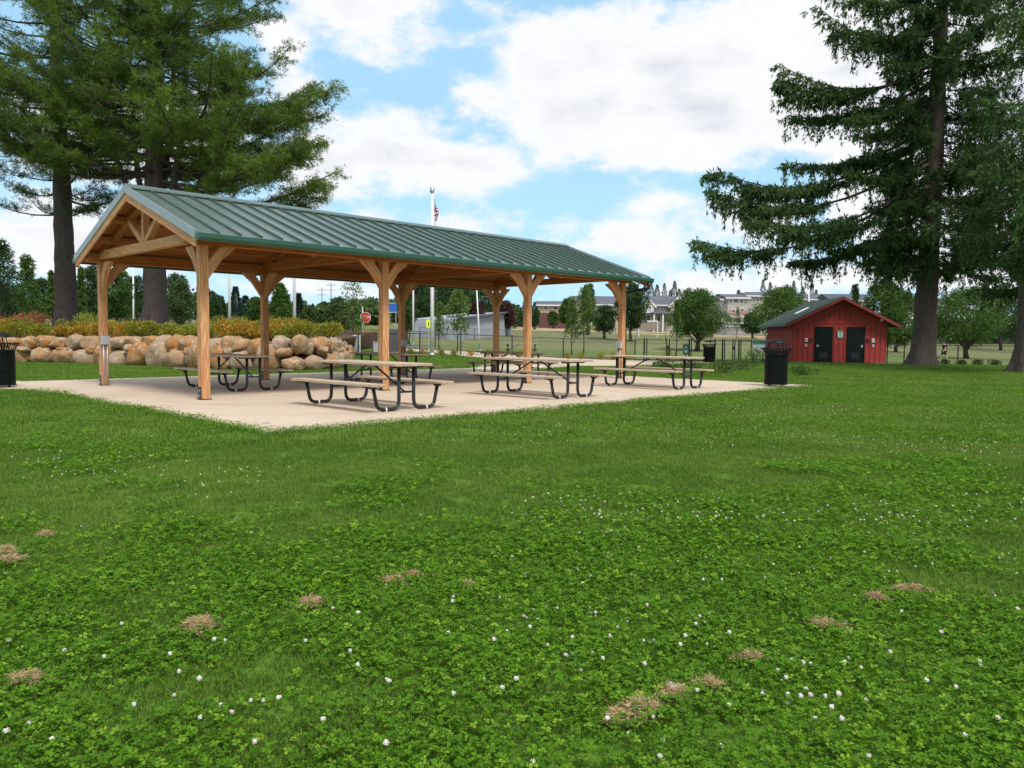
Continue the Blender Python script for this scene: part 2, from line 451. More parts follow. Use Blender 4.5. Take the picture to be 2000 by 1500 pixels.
    milk = n.new('ShaderNodeBackground'); milk.inputs[0].default_value = (.44, .76, 1.0, 1); milk.inputs[1].default_value = .88
    s1 = n.new('ShaderNodeMixShader'); 
    l.new(mth('ADD', .55, mth('ADD', mth('MULTIPLY', veil, .16), mth('MULTIPLY', hz, .45)), None, True), s1.inputs[0])
    l.new(blue.outputs[0], s1.inputs[1]); l.new(milk.outputs[0], s1.inputs[2])
    cb = n.new('ShaderNodeBackground'); l.new(ccol, cb.inputs[0]); cb.inputs[1].default_value = .735
    s2 = n.new('ShaderNodeMixShader'); l.new(mth('MULTIPLY', mask, .97), s2.inputs[0]); l.new(s1.outputs[0], s2.inputs[1]); l.new(cb.outputs[0], s2.inputs[2])
    o = n.new('ShaderNodeOutputWorld'); l.new(s2.outputs[0], o.inputs[0])
build_world()
sd = bpy.data.lights.new('sun', 'SUN'); sd.energy = 2.6; sd.angle = math.radians(14); sd.color = (1, .96, .9)
so = bpy.data.objects.new('sun', sd); COL.objects.link(so)
sdir = Vector((math.sin(SUN_AZ)*math.cos(SUN_EL), math.cos(SUN_AZ)*math.cos(SUN_EL), math.sin(SUN_EL)))
so.rotation_euler = (-sdir).to_track_quat('-Z', 'Y').to_euler(); so.location = (0, -20, 40)
sc.view_settings.view_transform = 'Standard'; sc.view_settings.look = 'None'; sc.view_settings.exposure = 0.38; sc.view_settings.gamma = 1
sc.render.engine = 'CYCLES'; sc.cycles.max_bounces = 5; sc.cycles.diffuse_bounces = 3; sc.cycles.glossy_bounces = 2; sc.cycles.transmission_bounces = 2; sc.cycles.transparent_max_bounces = 4

# ---------------------------------------------------------------- ground
AN = .7885; O = Vector((-5.7238, 14.5402, 0)); DV = Vector((math.cos(AN), math.sin(AN), 0)); NV = Vector((-DV.y, DV.x, 0))
def loc(d, n, z=0): p = O+DV*d+NV*n; return Vector((p.x, p.y, z))
def strip_ground(name, ys, mat):
    xs = np.unique(np.concatenate([np.linspace(-900, -120, 10), np.linspace(-120, 120, 81), np.linspace(120, 900, 10)]))
    V = []; Fc = []
    for y in ys:
        for x in xs: V.append((x, y, gz(x, y)))
    nx = len(xs)
    for j in range(len(ys)-1):
        for i in range(nx-1): Fc.append((j*nx+i, j*nx+i+1, (j+1)*nx+i+1, (j+1)*nx+i))
    me = bpy.data.meshes.new(name); me.from_pydata(V, [], Fc); me.update()
    return tag(link(name, me, mat, None, True), kind='structure')
strip_ground('lawn', [-60, -20, 0, 10, 20, 30, 36, 38, 40, 42, 44, 46, 48], M['lawn'])
M['dogpark'] = m_ground('dog_park_ground', (.115, .185, .05), (.16, .22, .065), (.2, .2, .09), 1.2, 12)
strip_ground('dog_park_grass', [48, 52, 56, 60, 65, 70, 76], M['dogpark'])
strip_ground('sports_field', [76, 80, 85, 90, 95, 100, 108, 116, 122], M['field'])
strip_ground('dirt_track', [122, 128, 134, 140, 146], M['tan'])
strip_ground('hillside', [146, 160, 180, 240, 300, 450, 700, 1500], M['rough'])

SLAB = [loc(-1.5, -5.3), loc(14.1, -5.35), loc(14.1, 8.3), loc(-1.0, 8.3), Vector((-13.2, 20.3, 0)), Vector((-26, 21.6, 0)), Vector((-26, 18.2, 0)), Vector((-16, 17.7, 0)), Vector((-11.6, 17.2, 0)), Vector((-10.2, 16.75, 0)), loc(-1.5, 3.6)]
sl = MB(); sl.poly([(p.x, p.y) for p in SLAB], -.12, 0.0)
o = sl.build('concrete_slab', M['conc'], bevel=0); tag(o, kind='structure')
def drape(name, pts, mat, off):
    """sheet lying on the terrain: strips between a front and a back edge"""
    fr, bk = pts; V = []; Fc = []
    k = 8
    def samp(line, n):
        out = []
        for i in range(n):
            t = i/(n-1)*(len(line)-1); a = min(int(t), len(line)-2); u = t-a
            out.append(line[a]*(1-u)+line[a+1]*u)
        return out
    n = 30; A_ = samp(fr, n); B_ = samp(bk, n)
    for i in range(n):
        for j in range(k):
            p = A_[i].lerp(B_[i], j/(k-1)); V.append((p.x, p.y, gz(p.x, p.y)+off))
    for i in range(n-1):
        for j in range(k-1): Fc.append((i*k+j, (i+1)*k+j, (i+1)*k+j+1, i*k+j+1))
    me = bpy.data.meshes.new(name); me.from_pydata(V, [], Fc); me.update()
    return tag(link(name, me, mat, None, True), kind='structure')
def g0(px, py, z=0.0):
    """ground point (z) under a photo pixel"""
    p = at(px, py, 1.0); r = p-Vector((0, 0, CH)); t = (z-CH)/r.z; return Vector((r.x*t, r.y*t, z))
WF = [g0(800, 697), g0(870, 699), g0(935, 702), g0(1080, 712), g0(1160, 715), g0(1240, 714), g0(1330, 711), g0(1400, 708)]
WB = [g0(740, 690), g0(860, 690.5), g0(935, 693), g0(1080, 699), g0(1160, 701), g0(1240, 702.5), g0(1330, 703.5), g0(1400, 704)]
WALKWAY = WF+WB[::-1]
drape('walkway', (WF, WB), M['conc'], .03)
CP = ([loc(14.1, 8.4), Vector((-.2, 36.2, 0))], [loc(14.1, 5.6), Vector((2.4, 34.6, 0))])
cm = MB(); cpoly = [loc(14.11, 8.3), loc(14.11, 5.9), Vector((2.9, 34.3, 0)), Vector((-.9, 37.2, 0))]
cm.poly([(p.x, p.y) for p in cpoly], -.12, -.004); tag(cm.build('connecting_path', M['conc']), kind='structure')
MF = [p+Vector((0, .15, 0)) for p in WB]; MBk = [p+Vector((0, 3.2, 0)) for p in WB]
drape('mulch_bed', (MF, MBk), M['mulch'], .035)
# parking lot / road behind the fence on the left
drape('road', ([Vector((-40, 62, 0)), Vector((-16, 60, 0)), Vector((-6, 58, 0))], [Vector((-44, 72, 0)), Vector((-18, 70, 0)), Vector((-6, 66, 0))]), M['asphalt'], .03)

def inside(poly, x, y):
    c = False; n = len(poly); j = n-1
    for i in range(n):
        xi, yi, xj, yj = poly[i][0], poly[i][1], poly[j][0], poly[j][1]
        if (yi > y) != (yj > y) and x < (xj-xi)*(y-yi)/(yj-yi)+xi: c = not c
        j = i
    return c

# ---------------------------------------------------------------- pavilion
pav = empty('picnic_pavilion', O, AN, 'open timber picnic pavilion with green standing seam metal roof over the concrete slab', 'pavilion')
PX = [0, 4.07, 8.68, 12.78]; W = 5.43; PW = .165
E0, RID = -.64, 4.2; EZ = 3.0; X0, X1 = -.38, 13.26; MID = W/2
SL = (RID-EZ)/(MID-E0)
def rz(y): return RID-abs(y-MID)*SL          # top of roof
HB, HT = 2.86, 3.07
for i, x in enumerate(PX):
    for y in (0, W):
        m = MB(); m.beam((x, y, 0.012), (x, y, HB-.003), PW, PW, up=(1, 0, 0))
        p = m.build('post', M['wood'], pav, bevel=.008)
        b = MB(); b.box((x-PW/2-.004, y, .12), (.008, .13, .24)); b.box((x+PW/2+.004, y, .12), (.008, .13, .24)); b.box((x, y, .006), (PW+.05, PW+.05, .012))
        b.build('base_bracket', M['black'], p)
        for zz in (.07, .17):
            for s in (-1, 1):
                bo = MB(); bo.tube([(x+s*(PW/2+.008), y, zz), (x+s*(PW/2+.022), y, zz)], .014, 6); bo.build('bolt', M['steel'], p)
for y in (0, W):
    m = MB(); m.beam((X0+.06, y, (HB+HT)/2), (X1-.06, y, (HB+HT)/2), .14, HT-HB); m.build('header_beam', M['wood_shaded'], pav, bevel=.006)
def brace(x, y, dx, dy, s=.62):
    m = MB(); a = Vector((x+dx*PW*.45, y+dy*PW*.45, HB-s)); b = Vector((x+dx*(s+.02), y+dy*(s+.02), HB-.01))
    # curved knee brace: plate cut from a wide board
    pts = []; wd = .10; n = Vector((dx, dy, 0))
    side = Vector((-dy, dx, 0))
    outer = [(PW/2-.01, HB-.64), (PW/2-.01, HB-.32), (.31, HB-.004), (.62, HB-.004), (.62, HB-.04), (.36, HB-.25), (.11, HB-.60)]
    P = [Vector((x, y, 0))+n*u+Vector((0, 0, z))-side*wd/2 for u, z in outer]
    m.prism(P, side*wd); o = m.build('knee_brace', M['wood'], pav, bevel=.004)
    me = o.data; uvl = me.uv_layers[0].data; off = random.random()*30
    for li, lp in enumerate(me.loops):
        v = me.vertices[lp.vertex_index].co; q = (v-Vector((x, y, HB))); u = q.dot(n)
        uvl[li].uv = (off+(u+q.z)*.7, off+(u-q.z)*.7+q.dot(side))
for i, x in enumerate(PX):
    for y, s in ((0, 1), (W, -1)):
        brace(x, y, 0, s)
        if i > 0: brace(x, y, -1, 0)
        if i < 3: brace(x, y, 1, 0)
# trusses
for i, x in enumerate(PX):
    tz = HB+.075
    tr = MB(); tr.beam((x, -.07 if i else -.09, tz+.09), (x, W+.07, tz+.09), .15, .19)
    t = tr.build('tie_beam', M['wood'] if i == 0 else M['wood_shaded'], pav, bevel=.006)
    k = MB(); k.beam((x, MID, tz+.187), (x, MID, RID-.24), .125, .125, up=(1, 0, 0)); k.build('king_post', M['wood'], pav, bevel=.004)
    for s in (-1, 1):
        c = MB(); y0 = MID+s*.02; y1 = MID+s*(MID+.1)
        c.beam((x, y0, rz(y0)-.19), (x, y1, rz(y1)-.19), .135, .16); c.build('rafter', M['wood_shaded'], pav, bevel=.004)
        g = MB(); yb = MID+s*.84; g.beam((x, MID+s*.09, tz+.19), (x, yb, rz(yb)-.27), .12, .12); g.build('strut', M['wood'], pav, bevel=.004)
for y in (MID, MID-.95, MID+.95, MID-1.9, MID+1.9):
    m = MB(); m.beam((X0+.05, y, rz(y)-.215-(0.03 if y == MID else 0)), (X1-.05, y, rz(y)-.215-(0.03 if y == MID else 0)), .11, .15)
    m.build('purlin', M['wood_shaded'], pav, bevel=.004)
# decking, roof sheets
for s in (-1, 1):
    ye = MID+s*(MID-E0)
    d = MB(); a = Vector((X0+.03, MID, RID-.075)); b = Vector((X0+.03, ye-s*.02, rz(ye)-.075))
    n = Vector((0, 0, 1))
    P = [(X0+.03, MID, RID-.06), (X0+.03, ye-s*.02, rz(ye)-.06), (X0+.03, ye-s*.02, rz(ye)-.11), (X0+.03, MID, RID-.11)]
    d.prism(P if s < 0 else P[::-1], (X1-X0-.06, 0, 0)); d.build('ceiling_deck', M['deck'], pav)
    r = MB()
    P = [(X0, MID, RID), (X0, ye, rz(ye)), (X0, ye, rz(ye)-.055), (X0, MID, RID-.055)]
    r.prism(P if s < 0 else P[::-1], (X1-X0, 0, 0)); 
    nx = 33; rp = r.build('roof_panel', M['roof'], pav)
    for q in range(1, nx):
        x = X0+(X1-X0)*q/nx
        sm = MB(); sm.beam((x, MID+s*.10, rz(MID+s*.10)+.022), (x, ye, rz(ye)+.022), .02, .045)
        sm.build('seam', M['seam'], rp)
    # gutter
    gt = MB(); y = ye+s*.065
    prof = [(0, 0), (.11, .0), (.135, .05), (.135, .12), (.118, .13), (.118, .115), (.01, .115), (0, .12)]
    P = [(X0-.015, ye+s*u, EZ-.145+v) for u, v in prof]
    gt.prism(P if s > 0 else P[::-1], (X1-X0+.05, 0, 0)); gt.build('gutter', M['green_trim'], pav)
    # rake trims at both gables
    for xx, e in ((X0, -1), (X1, 1)):
        tm = MB(); a = Vector((xx+e*.012, MID, RID-.035)); b = Vector((xx+e*.012, ye, rz(ye)-.035)); tm.beam(a, b, .022, .15)
        tm.build('rake_trim', M['rake_trim'], pav)
        bb = MB(); bb.beam((xx+e*.006-e*.02, MID, RID-.185), (xx+e*.006-e*.02, ye-s*.05, rz(ye)-.165), .038, .17); bb.build('barge_board', M['wood'], pav)
rc = MB(); 
P = [(X0-.02, MID-.17, rz(MID-.17)+.025), (X0-.02, MID-.17, rz(MID-.17)+.055), (X0-.02, MID, RID+.075), (X0-.02, MID+.17, rz(MID-.17)+.055), (X0-.02, MID+.17, rz(MID-.17)+.025), (X0-.02, MID, RID+.045)]
rc.prism(P, (X1-X0+.04, 0, 0)); rc.build('ridge_cap', M['roof'], pav)
ds = MB(); ds.tube([(X1-.12, E0-.06, EZ-.14), (X1-.12, E0-.06, EZ-.25), (X1-.14, E0-.02, EZ-.33), (12.92, -.06, EZ-.42), (12.90, -.02, EZ-.47), (12.90, -.02, EZ-.6), (12.90, -.02, .05)], .055, 10); ds.build('downspout', M['black'], pav, True)
def elec(x, y, z, dx, name='outlet_box'):
    m = MB(); m.box((x+dx*.10, y-.02, z), (.10, .19, .21)); b = m.build(name, M['grey_box'], pav, bevel=.01)
    c = MB()
    for k in (-.045, .03): c.tube([(x+dx*.115, y+k, .0), (x+dx*.115, y+k, z-.1)], .016, 8)
    c.build('conduit', M['steel'], b, True)
elec(0, W-PW*.2, 1.02, -1) if False else None
def elec2(post, zc, side):
    x, y = post
    c0 = Vector((x, y, 0))+side*(PW/2+.045)
    m = MB(); m.box((c0.x, c0.y, zc), (.19 if abs(side.y) > .5 else .08, .08 if abs(side.y) > .5 else .19, .20)); b = m.build('outlet_box', M['grey_box'], pav, bevel=.01)
    t = Vector((side.y, -side.x, 0))
    for k in (-.04, .04):
        c = MB(); c.tube([c0+t*k+Vector((0, 0, .0)), c0+t*k+Vector((0, 0, zc-.1))], .018, 8); c.build('conduit', M['steel'], b, True)
elec2((0, W), 1.06, Vector((0, -1, 0)))
elec2((PX[2], W), 1.0, Vector((0, -1, 0)))
elec2((PX[3], 0), 1.0, Vector((-1, 0, 0)))

# ---------------------------------------------------------------- picnic tables
def make_table():
    t = empty('picnic_table', (0, 0, 0))
    m = MB(); L = 2.44
    for k in range(5): m.beam((-.30+.15*k, -L/2, .745), (-.30+.15*k, L/2, .745), .143, .042)
    m.build('tabletop', M['plank'], t, bevel=.006)
    for s in (-1, 1):
        m = MB()
        for k in (-1, 1): m.beam((s*.70+k*.068, -L/2, .435), (s*.70+k*.068, L/2, .435), .13, .042)
        m.build('bench_seat', M['plank'], t, bevel=.006)
    for e in (-1, 1):
        y = e*1.0; fr = None
        for s in (-1, 1):
            P = [(s*.15, y, .70), (s*.15, y, .17), (s*.165, y, .10), (s*.20, y, .052), (s*.26, y, .032), (s*.48, y, .032), (s*.545, y, .055), (s*.585, y, .105), (s*.60, y, .16), (s*.655, y, .40)]
            m = MB(); m.tube(P, .0295, 12)
            if s < 0: fr = m.build('leg_frame', M['black'], t, True)
            else: m.build('leg_frame', M['black'], t, True)
            b = MB(); b.box((s*.70, y, .404), (.26, .05, .02)); b.box((s*.66, y, .385), (.10, .07, .03)); b.build('seat_bracket', M['black'], t)
            w = MB(); w.tube([(s*.40, y, .032), (s*.425, y, .032)], .033, 10); w.build('anchor_strap', M['white'], t)
        b = MB(); b.box((0, y, .708), (.66, .05, .03)); b.build('top_bar', M['black'], t); b = MB(); b.box((0, y, .30), (.30, .045, .03)); b.build('cross_bar', M['black'], t)
        b = MB(); b.tube([(0, e*.10, .70), (0, e*.16, .69), (0, e*.93, .31), (0, e*1.0, .30)], .0165, 8); b.build('diagonal_brace', M['black'], t, True)
    return t
T0 = make_table(); TT = {o_: [c for c in bpy.data.objects if c.parent == o_] for o_ in [T0]}
TT.update({c: [] for c in TT[T0]})
tabs = [(1.55, -3.10, 'picnic table nearest the camera, on the open front edge of the slab'),
        (5.68, -3.14, 'picnic table in the middle of the front row, before the third timber post'),
        (9.98, -3.08, 'picnic table at the right end of the front row, beside the last front post'),
        (1.80, 2.62, 'picnic table under the roof behind the nearest post, before the boulder wall'),
        (6.1, 2.62, 'picnic table under the roof in the middle, half hidden behind the nearest table'),
        (10.7, 2.62, 'picnic table under the far end of the roof beside the last back post')]
for i, (d, n_, lb) in enumerate(tabs):
    t = T0 if i == 0 else copy_tree(T0, None, TT)
    t.location = loc(d, n_, .002); t.rotation_euler = (0, 0, AN)
    tag(t, lb, 'picnic table', 'picnic tables with black pipe frames')
t = copy_tree(T0, None, TT); p = at(1018, 690, 57); t.location = (p.x, p.y, gz(p.x, p.y)); t.rotation_euler = (0, 0, math.radians(80))
tag(t, 'dark picnic table out on the grass beyond the black fence', 'picnic table', 'picnic tables with black pipe frames')

p = g0(520, 827); o = MB(); o.lathe([(0, .006), (.055, .006), (.06, .002)], n=18); o.lathe([(.018, .007), (.0, .008)], n=8)
o = o.build('cleanout_cover', M['steel']); o.location = (p.x, p.y, 0); tag(o, 'small round metal cover set in the near corner of the concrete slab', 'cover')
# ---------------------------------------------------------------- litter bins
def make_can():
    c = empty('litter_bin', (0, 0, 0))
    m = MB(); n = 36
    for k in range(n):
        a = 2*PI*k/n; ca, sa = math.cos(a), math.sin(a)
        pr = [(.305, .06), (.305, .80), (.315, .90), (.355, .99), (.41, 1.05)]
        for j in range(len(pr)-1):
            m.beam((ca*pr[j][0], sa*pr[j][0], pr[j][1]), (ca*pr[j+1][0], sa*pr[j+1][0], pr[j+1][1]), .034 if j == 0 else .026, .008, up=(ca, sa, 0))
    m.build('slat_body', M['black_can'], c)
    m = MB()
    def ring(r, z, t=.012): m.tube([(r*math.cos(2*PI*k/30), r*math.sin(2*PI*k/30), z) for k in range(31)], t, 6, False)
    ring(.41, 1.055, .014); ring(.31, .87, .012); ring(.31, .06, .014); ring(.31, .45, .008)
    m.build('rim', M['black_can'], c, True)
    m = MB(); m.lathe([(.0, .05), (.27, .05), (.285, .10), (.285, .86), (.295, .90), (.25, .90), (.24, .86), (0, .84)], n=28); m.build('liner', M['black_can'], c, True)
    m = MB(); m.lathe([(.27, 1.20), (.265, 1.215), (.20, 1.27), (.10, 1.30), (0, 1.307)], n=28); m.lathe([(0, 1.285), (.10, 1.28), (.20, 1.25), (.27, 1.20)], n=28)
    m.build('lid', M['black_can'], c, True)
    m = MB()
    for k in range(3):
        a = 2*PI*k/3+.4; m.tube([(.18*math.cos(a), .18*math.sin(a), 1.255), (.27*math.cos(a), .27*math.sin(a), .88)], .010, 6)
    m.build('lid_support', M['black_can'], c)
    m = MB()
    for k in range(4):
        a = 2*PI*k/4+.3; m.tube([(.24*math.cos(a), .24*math.sin(a), 0), (.24*math.cos(a), .24*math.sin(a), .06)], .02, 8)
    m.build('foot', M['black_can'], c)
    return c
C0 = make_can(); CT = {C0: kids(C0)}; CT.update({c: [] for c in CT[C0]})
G = 'black slatted litter bins'
p = g0(1515, 754); C0.location = (p.x, p.y, 0.0); C0.scale = (.93, .93, .93)
tag(C0, 'large black slatted litter bin on the slab corner in front of the red building', 'litter bin', G)
c = copy_tree(C0, None, CT); p = g0(2, 756); c.location = (p.x, p.y, 0.0); c.rotation_euler = (0, 0, 1); tag(c, 'black slatted litter bin cut off by the left edge beside the path', 'litter bin', G)
c = copy_tree(C0, None, CT); p = at(1384, 703, 42); c.location = (p.x, p.y, gz(p.x, p.y)); c.rotation_euler = (0, 0, 2); tag(c, 'small distant black litter bin standing at the fence gate', 'litter bin', G)

# ---------------------------------------------------------------- red restroom building
def shed():
    th = math.radians(-5.7); base = Vector((17.25, 48.3, 0)); 
    s = empty('restroom_building', (base.x, base.y, -.16), th, 'small red board and batten restroom building with green gable roof and two dark doors', 'building')
    Wd, L, H, RZ = 5.55, 7.0, 2.52, 4.0
    ax = Wd/2
    m = MB(); wall_t = .12
    m.box((.06, L/2, H/2), (.12, L, H)); m.box((Wd-.06, L/2, H/2), (.12, L, H))
    # gable walls
    for yy in (0, L-.12):
        m.prism([(0.121, yy, 0), (Wd-.121, yy, 0), (Wd-.121, yy, H+.02), (ax, yy, RZ-.13), (.121, yy, H+.02)][::-1], (0, .12, 0))
    w = m.build('wall', M['red'], s)
    b = MB()
    roofz = lambda x: H+.05+(RZ-.1-H-.05)*(1-abs(x-ax)/ax)
    doors = [(1.36, 2.31), (3.26, 4.21)]
    x = .02
    while x < Wd:
        z0 = 0
        if not any(a-.08 < x < c_+.08 for a, c_ in doors): b.box((x, -.012, H*.46), (.045, .022, H*.92))
        b.box((x, -.012, (2.47+roofz(x)-.06)/2), (.045, .022, max(.02, roofz(x)-.06-2.47)))
        x += .305
    x = 0.1
    while x < L:
        b.box((-.012, x, H/2), (.022, .045, H)); b.box((Wd+.012, x, H/2), (.022, .045, H)); x += .305
    b.build('batten', M['red_dark'], w)
    tb = MB(); tb.box((Wd/2, -.018, 2.42), (Wd+.05, .035, .10)); tb.build('trim_board', M['red'], w)
    rf = MB(); ov = .55
    for sd_ in (-1, 1):
        xe = ax+sd_*(ax+ov); ze = RZ-(ax+ov)*(RZ-H-.08)/ax
        P = [(ax, -ov, RZ), (xe, -ov, ze), (xe, -ov, ze-.07), (ax, -ov, RZ-.08)]
        rf.prism(P if sd_ < 0 else P[::-1], (0, L+2*ov, 0))
    r = rf.build('roof', M['shingle_green'], s)
    for sd_ in (-1, 1):
        xe = ax+sd_*(ax+ov); ze = RZ-(ax+ov)*(RZ-H-.08)/ax
        f_ = MB(); f_.beam((ax, -ov-.02, RZ-.11), (xe, -ov-.02, ze-.11), .035, .15); f_.build('fascia', M['red_dark'], r)
        e_ = MB(); e_.box((xe+sd_*.02, L/2, ze-.06), (.035, L+2*ov, .14)); e_.build('eave_board', M['green_trim'], r)
    sk = MB(); xm = 1.2; zz = RZ-(ax-xm)*(RZ-H-.08)/ax
    slp = (RZ-H-.08)/ax
    sk.beam((.75, 2.6, RZ-(ax-.75)*slp+.05), (1.55, 2.6, RZ-(ax-1.55)*slp+.05), .55, .06); sk.build('skylight', plain('skylight_dome', (.7, .74, .78), .25), r)
    for di, (a, c_) in enumerate(doors):
        fr = MB()
        for xx in (a-.03, c_+.03): fr.box((xx, -.03, 1.06), (.05, .05, 2.12))
        fr.box(((a+c_)/2, -.03, 2.15), (c_-a+.11, .05, .05))
        d = MB(); d.box(((a+c_)/2, -.02, 1.06), (c_-a-.012, .035, 2.1)); dd = d.build('door', M['door'], s)
        fr.build('door_frame', M['door'], dd)
        g = MB(); cx = (a+c_)/2
        for q in range(12): g.box((cx, -.042, .22+q*.035), (.46, .012, .02))
        g.build('door_vent', M['grill'], dd)
        h = MB(); hx = a+.10 if di == 0 else c_-.10
        h.box((hx, -.05, 1.0), (.05, .025, .2)); h.tube([(hx, -.06, 1.0), (hx, -.10, 1.0), (hx+(.1 if di == 0 else -.1), -.10, 1.0)], .012, 6); h.build('handle', M['steel'], dd)
        # plates and lamp beside each door
        sx = -1 if di == 0 else 1; ex = a if di == 0 else c_
        l1 = MB(); l1.box((ex+sx*.26, -.05, 1.38), (.20, .07, .17)); l1.tube([(ex+sx*.26, -.03, 1.38), (ex+sx*.26, -.09, 1.38)], .085, 12); l1.build('lamp', M['grill'], w)
        p1 = MB(); p1.box((ex+sx*.55, -.03, 1.36), (.16, .02, .22)); pl = p1.build('plate', M['white'], w)
        p1b = MB(); p1b.box((ex+sx*.55, -.042, 1.36), (.07, .006, .06)); p1b.build('symbol', M['black'], pl)
        p2 = MB(); p2.box((ex+sx*.56, -.03, 1.03), (.12, .02, .16)); p2.build('plate', plain('pale_plate', (.55, .5, .45), .5), w)
        dm = MB(); dx_ = .30 if di == 0 else Wd-.35
        dm.tube([(dx_, 0, 2.60), (dx_, -.07, 2.60), (dx_, -.10, 2.60)], [.09, .09, .05], 14); dm.build('security_light', M['white'], w)
    sg = MB(); cx = 2.80; sg.box((cx, -.04, 1.72), (.36, .02, .46)); gm = plain('sign_green', (.05, .28, .16), .5)
    sgo = sg.build('sign', gm, w)
    ic = MB()
    for k in (-1, 1):
        ic.tube([(cx+k*.09, -.05, 1.86), (cx+k*.09, -.056, 1.86)], .028, 10)
        ic.prism([(cx+k*.09-.05, -.051, 1.66), (cx+k*.09+.05, -.051, 1.66), (cx+k*.09+.025, -.051, 1.82), (cx+k*.09-.025, -.051, 1.82)], (0, -.006, 0))
        ic.box((cx+k*.09, -.054, 1.60), (.05, .006, .11))
    ic.box((cx, -.054, 1.72), (.008, .006, .3)); ic.box((cx, -.054, 1.53), (.2, .006, .025))
    ic.build('pictogram', M['white'], sgo)
    return s
shed()

# ---------------------------------------------------------------- text helper
def text(name, body, size, mat, parent, mw, ext=.004):
    cu = bpy.data.curves.new(name, 'FONT'); cu.body = body; cu.size = size; cu.extrude = ext; cu.align_x = 'CENTER'; cu.align_y = 'CENTER'
    tmp = bpy.data.objects.new(name, cu); COL.objects.link(tmp)
    dg = bpy.context.evaluated_depsgraph_get(); me = bpy.data.meshes.new_from_object(tmp.evaluated_get(dg))
    bpy.data.objects.remove(tmp); me.name = name; me.transform(mw); me.materials.clear()
    return link(name, me, mat, parent)
FACE = Matrix.Rotation(PI/2, 4, 'X')

# ---------------------------------------------------------------- signs and poles
RED = plain('sign_red', (.68, .02, .03), .4); 
def stop_sign():
    d = 50; p = at(714, 690, d); z = gz(p.x, p.y); s = empty('stop_sign', (p.x, p.y, z), 0, 'red octagonal stop sign on a pale post beyond the black fence', 'sign')
    zc = at(716, 620, d).z-z
    m = MB(); m.box((-.18, .03, (zc+.75)/2), (.07, .05, zc+.75)); m.build('post', M['white'], s)
    r = .33; P = [(r*math.cos(PI/8+k*PI/4), 0, zc+r*math.sin(PI/8+k*PI/4)) for k in range(8)]
    m = MB(); m.prism([(a*1.08, -.0, zc+(c_-zc)*1.08) for a, b, c_ in P], (0, .01, 0)); pl = m.build('panel', M['white'], s)
    m = MB(); m.prism([(a, -.004, c_) for a, b, c_ in P], (0, .003, 0)); m.build('red_face', RED, pl)
    text('lettering', 'STOP', .26, M['white'], pl, Matrix.Translation((0, -.012, zc))@FACE)
    return s
stop_sign()
def yellow_sign():
    d = 50; p = at(837, 680, d); z = gz(p.x, p.y); s = empty('warning_sign', (p.x, p.y, z), 0, 'bright yellow green warning sign standing left of the flagpole base', 'sign')
    zc = at(837, 633, d).z-z
    m = MB(); m.box((0, .03, zc/2), (.05, .05, zc)); m.build('post', M['steel'], s)
    m = MB(); r = .26
    m.prism([(-.14, 0, zc+.28), (.14, 0, zc+.28), (.15, 0, zc-.02), (.15, 0, zc-.19), (0, 0, zc-.24), (-.15, 0, zc-.19), (-.15, 0, zc-.02)][::-1], (0, .01, 0))
    pl = m.build('panel', plain('sign_yellow', (.75, .95, .02), .4), s)
    m = MB(); m.tube([(0, -.003, zc+.11), (0, -.008, zc+.11)], .03, 8); m.box((0, -.006, zc), (.05, .006, .13)); m.box((-.03, -.006, zc-.1), (.02, .006, .1)); m.box((.03, -.006, zc-.1), (.02, .006, .1))
    m.build('pictogram', M['black'], pl)
yellow_sign()
def poster(px, py0, py1, w, d, name, lab, mat, cat):
    p = at(px, py1, d); q = at(px, py0, d); z = min(gz(p.x, p.y), p.z-.5); s = empty(name, (p.x, p.y, z), 0, lab, cat)
    m = MB(); 
    for k in (-1, 1): m.box((k*w*.35, .06, (q.z-z)/2), (.08, .08, q.z-z))
    m.build('post', M['steel'], s)
    m = MB(); m.box((0, 0, (q.z+p.z)/2-z), (w, .05, q.z-p.z)); pn = m.build('panel', mat, s)
    f = MB(); f.box((0, -.03, q.z-z), (w+.06, .04, .05)); f.box((0, -.03, p.z-z), (w+.06, .04, .05)); f.build('frame', M['white'], pn)
    return s
poster(767, 592, 610, 1.0, 90, 'blue_billboard', 'blue rectangular sign board high beyond the fence between two timber posts', plain('sign_blue', (.03, .12, .45), .4), 'sign')
def green_sign():
    d = 55; p = at(1481, 700, 40); s = empty('park_sign', (p.x, p.y, gz(p.x, p.y)), 0, 'white notice board with green top at the fence just left of the large bin', 'sign')
    q = at(1481, 669, 40).z-s.location.z
    m = MB(); m.box((-.25, .03, q/2), (.06, .06, q)); m.box((.25, .03, q/2), (.06, .06, q)); m.build('post', M['fence'], s)
    m = MB(); m.box((0, 0, q-.33), (.62, .03, .45)); m.build('panel', M['white'], s)
    m = MB(); m.box((0, -.002, q-.05), (.62, .03, .11)); m.build('header', plain('teal', (.05, .3, .25), .5), s)
green_sign()
def waste_station():
    d = 41; p = at(1339, 705, d); s = empty('waste_bag_station', (p.x, p.y, gz(p.x, p.y)), 0, 'narrow dark green dog waste bag dispenser standing by the fence gate', 'dispenser')
    z1 = at(1339, 672, d).z-s.location.z
    m = MB(); m.box((0, .05, z1/2), (.06, .05, z1)); m.build('post', M['green_trim'], s)
    m = MB(); m.box((0, 0, z1-.27), (.27, .14, .54)); g = m.build('box', plain('station_green', (.015, .12, .09), .4), s, bevel=.01)
    m = MB(); m.tube([(0, -.07, z1-.17), (0, -.078, z1-.17)], .035, 10); m.build('emblem', M['white'], g)
    m = MB(); m.box((0, -.074, z1-.38), (.16, .01, .12)); m.build('notice', M['steel'], g)
waste_station()
